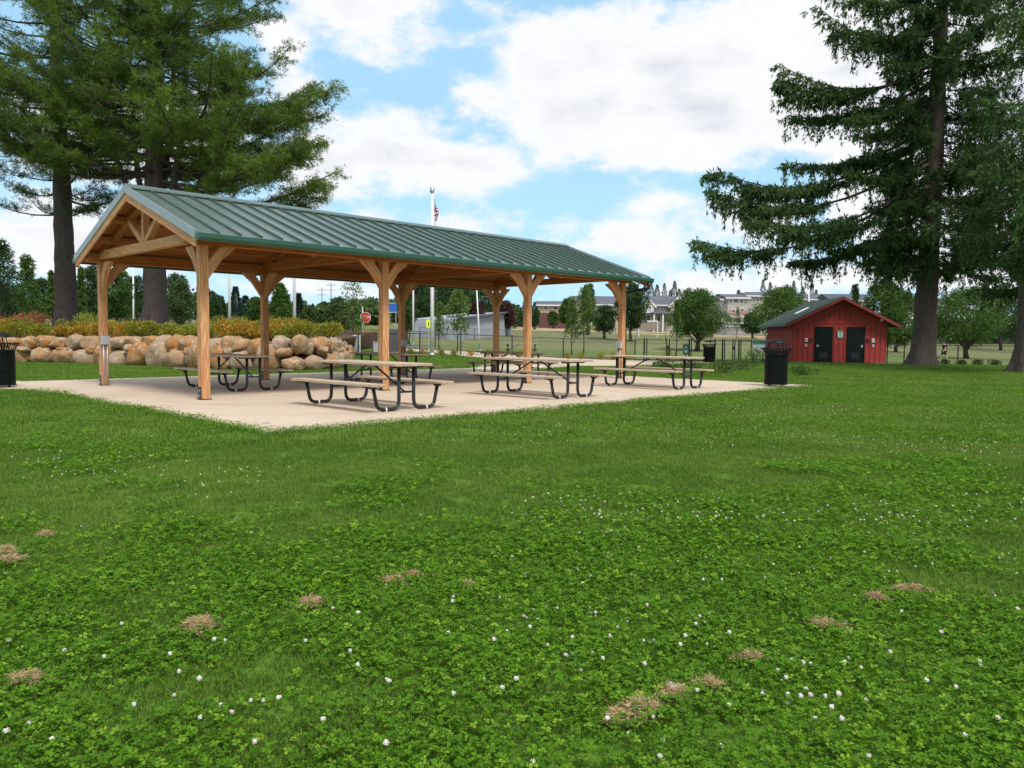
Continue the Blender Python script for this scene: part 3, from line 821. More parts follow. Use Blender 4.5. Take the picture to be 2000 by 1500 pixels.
def utility_box(px, y0, y1, w, d, lab, mat, name='utility_cabinet'):
    p = at(px, y1, d); q = at(px, y0, d); s = empty(name, (p.x, p.y, gz(p.x, p.y)), .3, lab, 'cabinet'); h = q.z-s.location.z
    m = MB(); m.box((0, 0, h/2), (w, .3, h)); b = m.build('body', mat, s, bevel=.02)
    m = MB(); m.box((0, -.155, h*.5), (w*.8, .01, h*.8)); m.build('door', mat, s)
    m = MB(); m.box((0, 0, h+.015), (w+.04, .34, .03)); m.build('cap', M['steel'], s)
utility_box(733, 668, 690, .28, 44, 'short pale grey utility cabinet beside the second front post', M['grey_box'])
# dark stone pillar
def pillar():
    d = 44; p = at(768, 690, d); s = empty('stone_monument', (p.x, p.y, gz(p.x, p.y)), .2, 'dark grey upright stone slab standing on the lawn behind the second timber post', 'monument')
    h = at(768, 643, d).z-s.location.z; m = MB(); n = 7
    m.prism([(-.34, 0, 0), (.34, 0, 0), (.31, 0, h*.7), (.25, 0, h), (-.2, 0, h+.04), (-.32, 0, h*.8)][::-1], (0, .3, 0))
    m.build('slab', plain('dark_stone', (.09, .095, .1), .85, 0, .3, .35, 6, .5), s, bevel=.03)
    m = MB(); m.box((0, .15, .04), (.9, .55, .1)); m.build('plinth', M['conc'], s)
pillar()

def flagpole():
    d = 42; p = at(843.5, 692, d); s = empty('flagpole', (p.x, p.y, p.z-.02), 0, 'tall white flagpole behind the pavilion roof', 'flagpole')
    h = at(843, 376, d).z-p.z
    m = MB(); m.tube([(0, 0, 0), (0, 0, h*.4), (0, 0, h)], [.10, .085, .06], 16); m.build('pole', M['white'], s, True)
    m = MB(); m.lathe([(.18, 0), (.18, .03), (.13, .06), (.105, .1)], n=16); m.build('base_collar', M['steel'], s, True)
    m = MB(); m.lathe([(.06, h), (.11, h+.03), (.12, h+.06), (.12, h+.28), (.10, h+.28), (.10, h+.08), (0, h+.06)], n=14); m.build('truck_cap', M['steel'], s, True)
    r = MB(); r.tube([(.11, -.02, .9), (.11, -.02, h)], .008, 5); r.build('halyard', M['white'], s)
    c = MB(); c.box((.11, -.02, 1.2), (.03, .03, .14)); c.build('cleat', M['steel'], s)
    # limp national flag: cloth hanging in folds
    def flag(z0, H_, lab, mat, name, spread):
        nu, nv = 26, 40; V = []; Fc = []; UV = []
        for j in range(nv):
            t_ = j/(nv-1)
            for i in range(nu):
                u = i/(nu-1)
                wdt = spread*(.12+.88*min(1, t_*1.5)**.8)*(1-.45*max(0, t_-.65)/.35)
                fold = math.sin(u*15+t_*2.5)*.045*(.3+t_)
                sag = u*.62*H_*.55*(1-t_*.8)
                V.append((.12+u*wdt+.02*math.sin(t_*9+u*4), fold+.03*math.sin(u*7), z0-t_*H_*(1-.25*u)-sag*.55))
                UV.append((u, 1-t_))
        for j in range(nv-1):
            for i in range(nu-1): Fc.append((j*nu+i, j*nu+i+1, (j+1)*nu+i+1, (j+1)*nu+i))
        me = bpy.data.meshes.new(name); me.from_pydata(V, [], Fc); me.update()
        ul = me.uv_layers.new(name='UVMap')
        for lp in me.loops: ul.data[lp.index].uv = UV[lp.vertex_index]
        o = bpy.data.objects.new(name, me); COL.objects.link(o); me.materials.append(mat); o.location = s.location; tag(o, lab, 'flag')
        for q in me.polygons: q.use_smooth = True
        return o
    t = NT('flag_cloth'); sx = t.new('ShaderNodeSeparateXYZ'); t.l.new(t.coord('UV'), sx.inputs[0])
    stp = t.math('FRACT', t.math('MULTIPLY', sx.outputs[1], 6.5)); st = t.ramp(stp, [(.0, (.45, .02, .04)), (.5, (.75, .72, .72))]); t.n[-1].color_ramp.interpolation = 'CONSTANT' if hasattr(t.n[-1], 'color_ramp') else None
    cant = t.math('MULTIPLY', t.math('LESS_THAN', sx.outputs[0], .42), t.math('GREATER_THAN', sx.outputs[1], .46))
    star = t.new('ShaderNodeTexVoronoi'); star.inputs['Scale'].default_value = 14; star.inputs['Randomness'].default_value = 0; t.l.new(t.coord('UV'), star.inputs['Vector'])
    blue = t.mix(t.ramp(star.outputs['Distance'], [(.25, 1), (.32, 0)]), (.02, .03, .14), (.6, .6, .65))
    t.col(t.mix(cant, st, blue)); t.set(.8, 0, .2)
    flag(h-.25, 1.45, 'national flag with red and white stripes and a blue corner hanging limp from the pole', t.m, 'national_flag', .25)
    t2 = NT('blue_flag_cloth'); n_ = t2.noise(t2.coord('UV'), 4, 2); t2.col(t2.ramp(n_, [(.5, (.05, .07, .32)), (.68, (.3, .2, .3))])); t2.set(.8, 0, .2)
    flag(h-1.62, 1.0, 'limp blue flag hanging below the striped one', t2.m, 'blue_flag', .22)
flagpole()

def lamp_post(px, y0, y1, d, r, lab, arm=0, name='light_pole', cat='light pole', group=None, tilt=0):
    p = at(px, y1, d); z = min(p.z, gz(p.x, p.y)); q = at(px+tilt, y0, d); s = empty(name, (p.x, p.y, z), 0, lab, cat, group)
    h = q.z-z; dx = q.x-p.x
    m = MB(); m.tube([(0, 0, 0), (dx*.5, 0, h*.5), (dx, 0, h)], [r, r*.9, r*.7], 8); m.build('pole', M['white'], s, True)
    if arm:
        m = MB(); m.tube([(0, 0, h), (arm*.5, 0, h+.25), (arm, 0, h+.3)], r*.4, 6); m.build('arm', M['steel'], s, True)
        m = MB(); m.box((arm*1.15, 0, h+.28), (abs(arm)*.4, .25, .12)); m.build('lamp_head', M['grey_box'], s)
    else:
        m = MB(); m.lathe([(r*1.5, 0), (r*1.5, .2), (r, .25)], n=10); m.build('base', M['steel'], s)
    return s
lamp_post(448, 430, 640, 75, .14, 'white lamp pole behind the gold shrubs left of the second back post', 1.4)
lamp_post(575, 430, 640, 60, .13, 'white lamp pole with bracket behind the gold shrubs right of the second back post', -1.2)
lamp_post(807, 500, 660, 70, .09, 'thin white pole between the back post and the flagpole', 0)
lamp_post(938, 566, 662, 56, .06, 'slightly leaning thin white pole right of the flagpole', 0, tilt=-7)
lamp_post(260, 520, 612, 80, .1, 'thin white pole left of the big forked pine trunk', 0)
lamp_post(1580, 551, 640, 120, .14, 'street lamp pole rising behind the red building roof', 1.6, 'street_lamp', 'street lamp')
lamp_post(500, 540, 640, 150, .12, 'distant thin pole beyond the conifers left of the second back post', 0)
def power_pole(px, y0, d, lab):
    p = at(px, 640, d); z = gz(p.x, p.y); s = empty('utility_pole', (p.x, p.y, z), 0, lab, 'utility pole', 'wooden utility poles far beyond the fence'); h = at(px, y0, d).z-z
    m = MB(); m.tube([(0, 0, 0), (0, 0, h)], [.14, .10], 8); m.build('pole', M['steel'], s)
    m = MB(); m.box((0, 0, h-.5), (1.9, .08, .08)); m.box((0, 0, h-1.5), (1.7, .08, .08)); m.build('cross_arm', M['twig'], s)
    m = MB()
    for k in (-1, -.4, .4, 1): m.tube([(k, 0, h-.44), (k, 0, h-.25)], .05, 6)
    m.build('insulator', M['grey_box'], s)
power_pole(629, 562, 170, 'wooden utility pole with two cross arms far beyond the wall, left one'); power_pole(647, 552, 160, 'wooden utility pole with two cross arms beside the pale young tree')

# ---------------------------------------------------------------- fences
def fence(pts, h, name, lab, step=3.0, mat=None, pw=.035, wire=True):
    mat = mat or M['fence']; s = empty(name, (pts[0].x, pts[0].y, gz(pts[0].x, pts[0].y)), 0, lab, 'fence'); o0 = s.location
    P = []
    for a, b in zip(pts[:-1], pts[1:]):
        n = max(1, round((b-a).length/step))
        for k in range(n): P.append(a.lerp(b, k/n))
    P.append(pts[-1]); P = [Vector((p.x, p.y, gz(p.x, p.y)))-o0 for p in P]
    for p in P:
        m = MB(); m.tube([p, p+Vector((0, 0, h+.04))], pw, 8); m.build('fence_post', mat, s)
    m = MB(); m.tube([p+Vector((0, 0, h)) for p in P], pw*.75, 6); m.build('top_rail', mat, s)
    m = MB(); m.tube([p+Vector((0, 0, .08)) for p in P], pw*.4, 5); m.build('bottom_wire', mat, s)
    if wire:
        V = []; T = 0; wd = .0035
        for a, b in zip(P[:-1], P[1:]):
            L = (b-a).length; u = (b-a)/L; n = int(L/.12); z0, z1 = .08, h
            for k in range(-int(h/.12), n+1):
                for sg in (1, -1):
                    xa = k*.12; xb = xa+(z1-z0)
                    if sg < 0: xa, xb = xb, xa
                    za, zb = z0, z1
                    # clip in x
                    def cl(xa, za, xb, zb):
                        if xa > xb: xa, za, xb, zb = xb, zb, xa, za
                        if xb <= 0 or xa >= L: return None
                        if xa < 0: za += (zb-za)*(-xa)/(xb-xa); xa = 0
                        if xb > L: zb = za+(zb-za)*(L-xa)/(xb-xa); xb = L
                        return xa, za, xb, zb
                    c_ = cl(xa, za, xb, zb)
                    if not c_: continue
                    A_ = a+u*c_[0]+Vector((0, 0, c_[1])); B_ = a+u*c_[2]+Vector((0, 0, c_[3])); e = Vector((0, 0, wd))
                    V += [A_-e, B_-e, B_+e, A_+e]
        me = fastmesh('wire_mesh', np.array([tuple(v) for v in V]), 4); link('wire_mesh', me, mat, s)
    return s
FP = [at(x, 690, d) for x, d in ((560, 40), (640, 40.5), (700, 41.5), (820, 44), (900, 45), (1000, 46.5), (1100, 47.2), (1240, 47.6))]
fence(FP, 1.2, 'chain_link_fence', 'black chain link fence running behind the pavilion from the boulder wall to the gates', 3.1)
fence([at(x, 690, d) for x, d in ((1470, 47.8), (1500, 48), (1536, 48.2))], 1.2, 'chain_link_fence', 'short black chain link fence between the gates and the red building')
fence([at(x, 690, d) for x, d in ((1733, 48.5), (1766, 49), (1871, 47.5), (1990, 45), (2150, 43))], 1.2, 'chain_link_fence', 'black chain link fence right of the red building behind the big fir trunk', 4.0)
fence([at(x, 665, d) for x, d in ((820, 86), (1030, 88), (1300, 90), (1560, 92))], 1.25, 'field_fence', 'distant dark fence along the near edge of the sports field', 6)
fence([at(x, 665, d) for x, d in ((1700, 95), (1850, 92), (2010, 86), (2200, 80))], 1.25, 'field_fence', 'distant dark fence seen right of the red building beyond the walking person', 6)
fence([at(x, 665, d) for x, d in ((430, 75), (560, 72), (700, 66), (850, 66))], 1.3, 'parking_fence', 'dark railing beyond the gold shrubs beside the road', 2.0, None, .04, False)
def gates():
    s = empty('fence_gate', tuple(at(1355, 700, 42.5).xy)+(0,), 0, 'black steel double gates and posts at the walkway end right of the pavilion', 'gate'); o0 = s.location
    def P(px, d=42.5): p = at(px, 690, d); return Vector((p.x, p.y, gz(p.x, p.y)))-o0
    xs = [1258, 1263, 1302, 1307, 1346, 1350, 1396, 1411, 1415, 1431, 1435, 1443, 1447, 1467]
    for x in xs:
        m = MB(); p = P(x); m.tube([p, p+Vector((0, 0, 1.28))], .045 if x in (1258, 1346, 1396, 1411, 1443) else .03, 8); m.build('gate_post', M['fence'], s)
    for a, b in ((1240, 1258), (1263, 1302), (1307, 1346), (1350, 1396), (1396, 1411), (1415, 1431), (1435, 1443), (1447, 1467)):
        for z in (1.2, .12):
            m = MB(); m.tube([P(a)+Vector((0, 0, z)), P(b)+Vector((0, 0, z))], .025, 6); m.build('rail', M['fence'], s)
    for x in (1304, 1433):
        m = MB(); p = P(x); m.box((p.x, p.y-.03, p.z+.8), (.12, .06, .2)); m.build('latch', M['fence'], s)
    m = MB(); m.tube([P(1307)+Vector((0, 0, .15)), P(1346)+Vector((0, 0, 1.15))], .012, 5); m.build('diagonal_brace', M['fence'], s)
gates()

# ---------------------------------------------------------------- boulder wall and planting bed
WL = [Vector(q+(0,)) for q in [(-40, 35), (-30, 34.4), (-21.5, 33.8), (-17.3, 32.6), (-13.6, 30.4), (-11, 28.6), (-9.0, 27.6), (-7.5, 27.6), (-6.9, 29), (-7.3, 32), (-7.9, 36), (-8.6, 40.5)]]
def wall_pt(s_):
    """point and tangent at arclength"""
    for a, b in zip(WL[:-1], WL[1:]):
        L = (b-a).length
        if s_ <= L: return a+(b-a)*(s_/L), (b-a).normalized()
        s_ -= L
    return WL[-1], (WL[-1]-WL[-2]).normalized()
WLEN = sum((b-a).length for a, b in zip(WL[:-1], WL[1:]))
bw = empty('boulder_wall', (WL[6].x, WL[6].y, 0), 0, 'low retaining wall of stacked rusty tan boulders below the gold shrubs', 'wall')
def boulder(c, t, w, h, dpt, seed):
    import bmesh
    bm = bmesh.new(); bmesh.ops.create_icosphere(bm, subdivisions=3, radius=1)
    n = Vector((-t.y, t.x, 0)); rot = random.uniform(-.14, .14)
    rr = random.Random(seed); sq = rr.uniform(.55, .9); off = Vector((rr.random()*90, rr.random()*90, rr.random()*90))
    skew = rr.uniform(-.25, .25); tap = rr.uniform(-.05, .3)
    for v in bm.verts:
        p = v.co.copy(); p = Vector([math.copysign(abs(k)**sq, k) for k in p])
        ns = noise.fractal(p*1.0+off, 1.0, 2.0, 4); p *= 1+.26*ns
        p += Vector(noise.noise_vector(p*2.2+off))*.05
        x, y, z = p.x*w/2*(1-tap*max(0, p.z)), p.y*dpt/2, p.z*h/2
        x += skew*z; x, z = x*math.cos(rot)-z*math.sin(rot), x*math.sin(rot)+z*math.cos(rot)
        v.co = Vector((x, y, z))
    for q in range(12):
        pn = Vector((rr.uniform(-1, 1), rr.uniform(-1, .2), rr.uniform(-.7, 1))).normalized(); pl = rr.uniform(.30, .43)*(abs(pn.x)*w+abs(pn.y)*dpt+abs(pn.z)*h)*.88
        for v in bm.verts:
            e = v.co.dot(pn)-pl
            if e > 0: v.co -= pn*e*.88
    for v in bm.verts: v.co = c+t*v.co.x+n*v.co.y+Vector((0, 0, v.co.z))+Vector(noise.noise_vector(v.co*5+off))*.018
    me = bpy.data.meshes.new('boulder'); bm.to_mesh(me); bm.free()
    return me
sd_ = 0
s_ = 8.0
while s_ < WLEN-.4:
    kk = .62 if s_ > WLEN-14 else 1; w = random.uniform(.95, 1.5)*kk; h = random.uniform(.62, 1.0)*(.8 if kk < 1 else 1); c, t = wall_pt(s_+w/2)
    for q in [0]:
        me = boulder(c-bw.location+Vector((0, 0, h*.36)), t, w*1.0, h*1.1, 1.0, sd_); o = link('boulder', me, M['boulder'], bw, True); sd_ += 1
    s_ += w*.99
s_ = 8.3
while s_ < WLEN-.3:
    w = random.uniform(.6, 1.15); h = random.uniform(.42, .62); c, t = wall_pt(s_+w/2); n = Vector((-t.y, t.x, 0))
    me = boulder(c-bw.location+n*.22+Vector((0, 0, .83+random.uniform(-.06, .06))), t, w*1.0, h*1.12, .9, sd_); link('boulder', me, M['boulder'], bw, True); sd_ += 1
    s_ += w*.96
s_ = 8.6
while s_ < WLEN-.3:
    w = random.uniform(.3, .6); h = random.uniform(.28, .4); c, t = wall_pt(s_); n = Vector((-t.y, t.x, 0))
    me = boulder(c-bw.location+n*-.12+Vector((0, 0, random.uniform(.5, .68))), t, w, h, .6, sd_); link('boulder', me, M['boulder'], bw, True); sd_ += 1
    s_ += random.uniform(1.0, 2.6)
# planting bed behind the wall
V = []; Fc = []; NS, NTn = 70, 10
for i in range(NS):
    c, t = wall_pt(WLEN*i/(NS-1)); n = Vector((-t.y, t.x, 0)); a = c+n*.15
    back = Vector((min(a.x-1.0, -10) if a.x > -12 else a.x, 58, 0))
    for j in range(NTn):
        u = (j/(NTn-1))**1.5; p = a.lerp(back, u); z = .93+.6*u+.08*ss(0, .1, u)
        if_ = ss(.70, .92, i/NS)*ss(0, .45, u); z = z*(1-if_)+(gz(p.x, p.y)+.02)*if_
        V.append((p.x, p.y, z+.03*noise.noise(Vector((p.x, p.y, 0)))))
for i in range(NS-1):
    for j in range(NTn-1): Fc.append((i*NTn+j, (i+1)*NTn+j, (i+1)*NTn+j+1, i*NTn+j+1))
me = bpy.data.meshes.new('planting_bed'); me.from_pydata(V, [], Fc); me.update(); tag(link('planting_bed', me, M['mulch'], None, True), kind='structure')
# concrete end wall
s = empty('concrete_end_wall', (-9.6, 42.2, .2), 0, 'low pale concrete wall stub where the boulder wall ends', 'wall')
m = MB(); m.box((0, 0, .45), (2.6, .2, 1.1)); m.build('wall_panel', m_conc('pale_concrete', (.42, .42, .41), (.5, .5, .49)), s)
m = MB(); m.box((0, 0, 1.03), (2.7, .3, .06)); m.build('coping', M['trim'], s)
m = MB(); m.box((1.36, -.02, .5), (.12, .26, 1.12)); m.build('end_post', M['trim'], s)

# ---------------------------------------------------------------- foliage generators
def clump_points(n, c, r, shell=.5):
    """points through an ellipsoid, more of them towards its surface"""
    d = unit(rng.normal(size=(n, 3))); rad = (shell+(1-shell)*rng.random(n))**.7
    return c+d*rad[:, None]*np.asarray(r), d
def shrub(name, p, w, h, mat, lab, cat, group=None, n=900, leaf=.07, stems=True):
    s = empty(name, p, random.random()*6, lab, cat, group)
    k = max(5, int(9*w)); Ps = []; Ds = []
    for q in range(k):
        a = random.random()*2*PI; rr_ = w*.32*math.sqrt(random.random())
        cc = np.array([rr_*math.cos(a), rr_*math.sin(a), h*random.uniform(.35, .66)]); r = np.array([w*.26, w*.26, h*.34])*random.uniform(.8, 1.2)
        P, D = clump_points(n//k, cc, r); Ps.append(P); Ds.append(unit(D+rng.normal(size=D.shape)*.5+np.array([0, 0, .4])))
    P = np.concatenate(Ps); D = np.concatenate(Ds); ok = P[:, 2] > .02; P = P[ok]; D = D[ok]
    me = fastmesh('foliage', leaf_quads(P, D, leaf*rng.uniform(.7, 1.4, len(P)), leaf*.6), 4, rng.random(len(P))); link('foliage', me, mat, s)
    if stems:
        m = MB()
        for q in range(6):
            a = random.random()*2*PI; m.tube([(0, 0, 0), (w*.15*math.cos(a), w*.15*math.sin(a), h*.35), (w*.3*math.cos(a), w*.3*math.sin(a), h*.7)], [.012, .008, .004], 4, False)
        m.build('stem', M['twig'], s)
    return s

def broadleaf(name, p, H_, cw, mat, lab, cat='tree', group=None, n=5000, leaf=.22, trunk_r=.16, low=.25, airy=1.0, bark='bark_brown', shape='round', tint_shift=0):
    s = empty(name, p, 0, lab, cat, group); m = MB()
    tp = []; x = y = 0
    for k in range(6):
        tp.append((x, y, H_*.85*k/5)); x += random.uniform(-.02, .02)*H_; y += random.uniform(-.02, .02)*H_
    m.tube(tp, [trunk_r*(1.35 if k == 0 else 1-.17*k) for k in range(6)], 8); m.build('trunk', M[bark], s, True)
    lm = MB(); Ps = []; Ds = []; K = int(26*airy**-.3)+6; z0 = H_*low
    for k in range(K):
        t = k/(K-1); z = z0+(H_-z0)*(.06+.9*t)
        if shape == 'round': env = math.sqrt(max(0.03, 1-(2*t-.85)**2/1.4))
        elif shape == 'cone': env = (1-t)**.8*.95+.08
        else: env = .35+.65*math.sin(PI*min(1, t*.9+.12))
        a = k*2.4+random.random(); rr_ = cw/2*env*random.uniform(.35, .8)
        cc = np.array([rr_*math.cos(a), rr_*math.sin(a), z]); zb = max(H_*.12, z-rr_*.9-H_*.05)
        lm.tube([(0, 0, zb), (cc[0]*.5, cc[1]*.5, (zb+z)/2+.1), tuple(cc)], [trunk_r*.35, trunk_r*.2, trunk_r*.07], 5, False)
        r = np.array([1, 1, .62])*cw*.19*random.uniform(.7, 1.25)*(.6+.4*env)
        if shape != 'round': r *= np.array([.85, .85, 1.2])
        nn = int(n/K*random.uniform(.6, 1.4)); P, D = clump_points(nn, cc, r, .35)
        P += rng.normal(size=P.shape)*cw*.02; Ps.append(P); Ds.append(unit(D*.6+rng.normal(size=D.shape)*.6))
    lm.build('branch', M['twig'], s)
    P = np.concatenate(Ps); D = np.concatenate(Ds)
    ti = np.clip(rng.random(len(P))*.55+.42*np.array([noise.noise(Vector(q)*(2.4/cw*2)) for q in P])+.2+tint_shift, 0, 1)
    me = fastmesh('crown', leaf_quads(P, D, leaf*rng.uniform(.6, 1.4, len(P)), leaf*.75*rng.uniform(.7, 1.2, len(P))), 4, ti); link('crown', me, mat, s)
    return s

def spruce(name, p, H_, cw, mat, lab, group=None, n=2600, leaf=.35, cat='tree', low=.06):
    s = empty(name, p, 0, lab, cat, group); m = MB(); m.tube([(0, 0, 0), (0, 0, H_*.98)], [cw*.045, .02], 6); m.build('trunk', M['bark_brown'], s)
    t = rng.random(n)**(1.1 if name == 'skyline_conifer' else .75); z = H_*(low+(1-low)*t); lay = np.sin(z/H_*55+rng.normal(size=n)*.4)*.18
    env = cw/2*((1-t)**(1.0 if name == 'skyline_conifer' else .85))*(.82+lay)+.02; a = rng.random(n)*2*PI; lob = 1+.16*np.sin(a*3+z)+.1*np.sin(a*7+z*2)
    r = env*lob*(.25+.75*rng.random(n)**.6)
    P = np.stack([r*np.cos(a), r*np.sin(a), z], 1); D = unit(np.stack([np.cos(a), np.sin(a), rng.uniform(-.5, .25, n)], 1)+rng.normal(size=(n, 3))*.25)
    me = fastmesh('crown', leaf_quads(P, D, leaf*rng.uniform(.6, 1.3, n), leaf*.32), 4, rng.random(n)); link('crown', me, mat, s); return s

def trunk_mesh(path, radii, n=26, rough=.05, flare=.35):
    m = MB(); pts = []; rs = []
    K = 90; L = len(path)-1
    for i in range(K):
        t = (i/(K-1))**1.6*L; a = min(int(t), L-1); u = t-a; p = Vector(path[a]).lerp(Vector(path[a+1]), u); r = radii[a]*(1-u)+radii[a+1]*u
        r *= 1+flare*math.exp(-(p.z-Vector(path[0]).z)/.55); pts.append(p); rs.append(r)
    m.tube(pts, rs, n)
    V = []
    for k, v in enumerate(m.v):
        q = Vector(v); i = min(k//n, K-1); ax = pts[i]; d = (q-ax); a = math.atan2(d.y, d.x)
        f = 1+rough*noise.fractal(Vector((math.cos(a)*1.6, math.sin(a)*1.6, q.z*.9)), 1, 2, 3)*2+.16*math.exp(-(q.z-pts[0].z)/.6)*math.sin(a*5+1)
        V.append(tuple(ax+d*f))
    m.v = V; return m

def spray(points, dirs, kind, out):
    """collect needle leaves: kind pine = star tufts, fir = drooping shoots"""
    out[0].append(points); out[1].append(dirs)

def big_pine(name, base, H_, r0, mat, lab, seed, zlow, env, forks=None, dens=1.0, lean=(0, 0), extra=(), only=None):
    random.seed(seed); s = empty(name, base, 0, lab, 'tree')
    path = [(0, 0, 0), (lean[0]*.2, lean[1]*.2, H_*.25), (lean[0]*.5, lean[1]*.5, H_*.5), (lean[0], lean[1], H_)]
    tm = trunk_mesh(path, [r0, r0*.82, r0*.58, r0*.1]); tr = tm.build('trunk', M['bark_grey'], s, True)
    stems = [path]
    lm = MB()
    for (z0, dx, dy, z1, rr_) in (forks or []):
        x0 = lean[0]*z0/H_; y0 = lean[1]*z0/H_
        fp = [(x0, y0, z0), (x0+dx*.35, y0+dy*.35, z0+(z1-z0)*.12), (x0+dx*.75, y0+dy*.75, z0+(z1-z0)*.4), (x0+dx, y0+dy, z1)]
        lm.tube(fp, [rr_, rr_*.85, rr_*.6, rr_*.15], 10, False); stems.append(fp)
    def axis(st, z):
        for a, b in zip(st[:-1], st[1:]):
            if z <= b[2]: u = (z-a[2])/(b[2]-a[2]); return Vector(a).lerp(Vector(b), max(0, u))
        return Vector(st[-1])
    TP = []; TD = []
    def branch(p0, az, L, rise, tipup, dn=1.0):
        pts = []; d = Vector((math.cos(az), math.sin(az), 0)); sidev = Vector((-d.y, d.x, 0)); wob = random.uniform(-.12, .12)
        for k in range(7):
            u = k/6; pts.append(p0+d*L*u*(1-.05*u)+Vector((0, 0, L*(rise*u+tipup*u*u-.10*math.sin(u*PI)))) + sidev*L*wob*math.sin(u*PI))
        lm.tube(pts, [max(.015, L*.013*(1-.8*k/6)) for k in range(7)], 5, False)
        nt = int((L*2.7+3)*dens*dn)
        for q in range(nt):
            u = .28+.72*random.random()**.75; i = min(int(u*6), 5); b = pts[i].lerp(pts[i+1], u*6-i)
            sg = random.choice((-1, 1)); ll = min(L*.30*(1.15-u)+.45, 2.0)*random.uniform(.6, 1.2)
            dirv = (d*random.uniform(.3, 1.0)+sidev*sg*random.uniform(.2, 1.0)+Vector((0, 0, random.uniform(-.12, .35)))).normalized()
            e = b+dirv*ll; 
            if random.random() < .5: lm.tube([b, b.lerp(e, .5)+Vector((0, 0, -.03)), e], [.014, .01, .005], 3, False)
            k2 = int(ll*9*dens)+4; us = rng.random(k2)**.7
            P = np.array(b)[None]+us[:, None]*np.array(dirv*ll)[None]+rng.normal(size=(k2, 3))*np.array([.13, .13, .09]); P[:, 2] += .05
            TP.append(P); TD.append(np.repeat(np.array(dirv)[None], k2, 0))
    z = zlow
    while z < H_*.97:
        for st in stems:
            if z < st[0][2]: continue
            if st is not path and z > st[-1][2]: continue
            for q in range(random.choice((2, 3, 3, 4)) if st is path else 2):
                p0 = axis(st, z+random.uniform(-.2, .2)); az = random.random()*2*PI
                L = env(z, az)*random.uniform(.62, 1.08)
                if st is not path: L *= .75
                if only and not only(z, az): continue
                if L > .4: branch(p0, az, L, random.uniform(.0, .22), random.uniform(.02, .2))
        z += .62
    for (z0, az, L, rise, up_) in extra: branch(axis(path, z0), az, L, rise, up_, 1.3)
    lm.build('limb', M['bark_grey'], s, True)
    P = np.concatenate(TP); B = np.concatenate(TD); K = 8
    Pn = np.repeat(P, K, 0); D = unit(np.repeat(B, K, 0)*.6+rng.normal(size=(len(Pn), 3))*.75+np.array([0, 0, .28]))
    clump = np.repeat(rng.random(len(P)), K); 
    gpatch = np.array([noise.noise(Vector(q)*.45+Vector((seed, 0, 0))) for q in P[:, :]]); gp = np.repeat(gpatch, K)
    ti = np.clip(.38+.42*gp*1.3+(clump-.5)*.35+(rng.random(len(Pn))-.5)*.25, 0, 1)
    me = fastmesh('crown', leaf_quads(Pn, D, rng.uniform(.15, .27, len(Pn)), .024, wide=.5), 4, ti); link('crown', me, mat, s)
    print(name, len(Pn)); return s

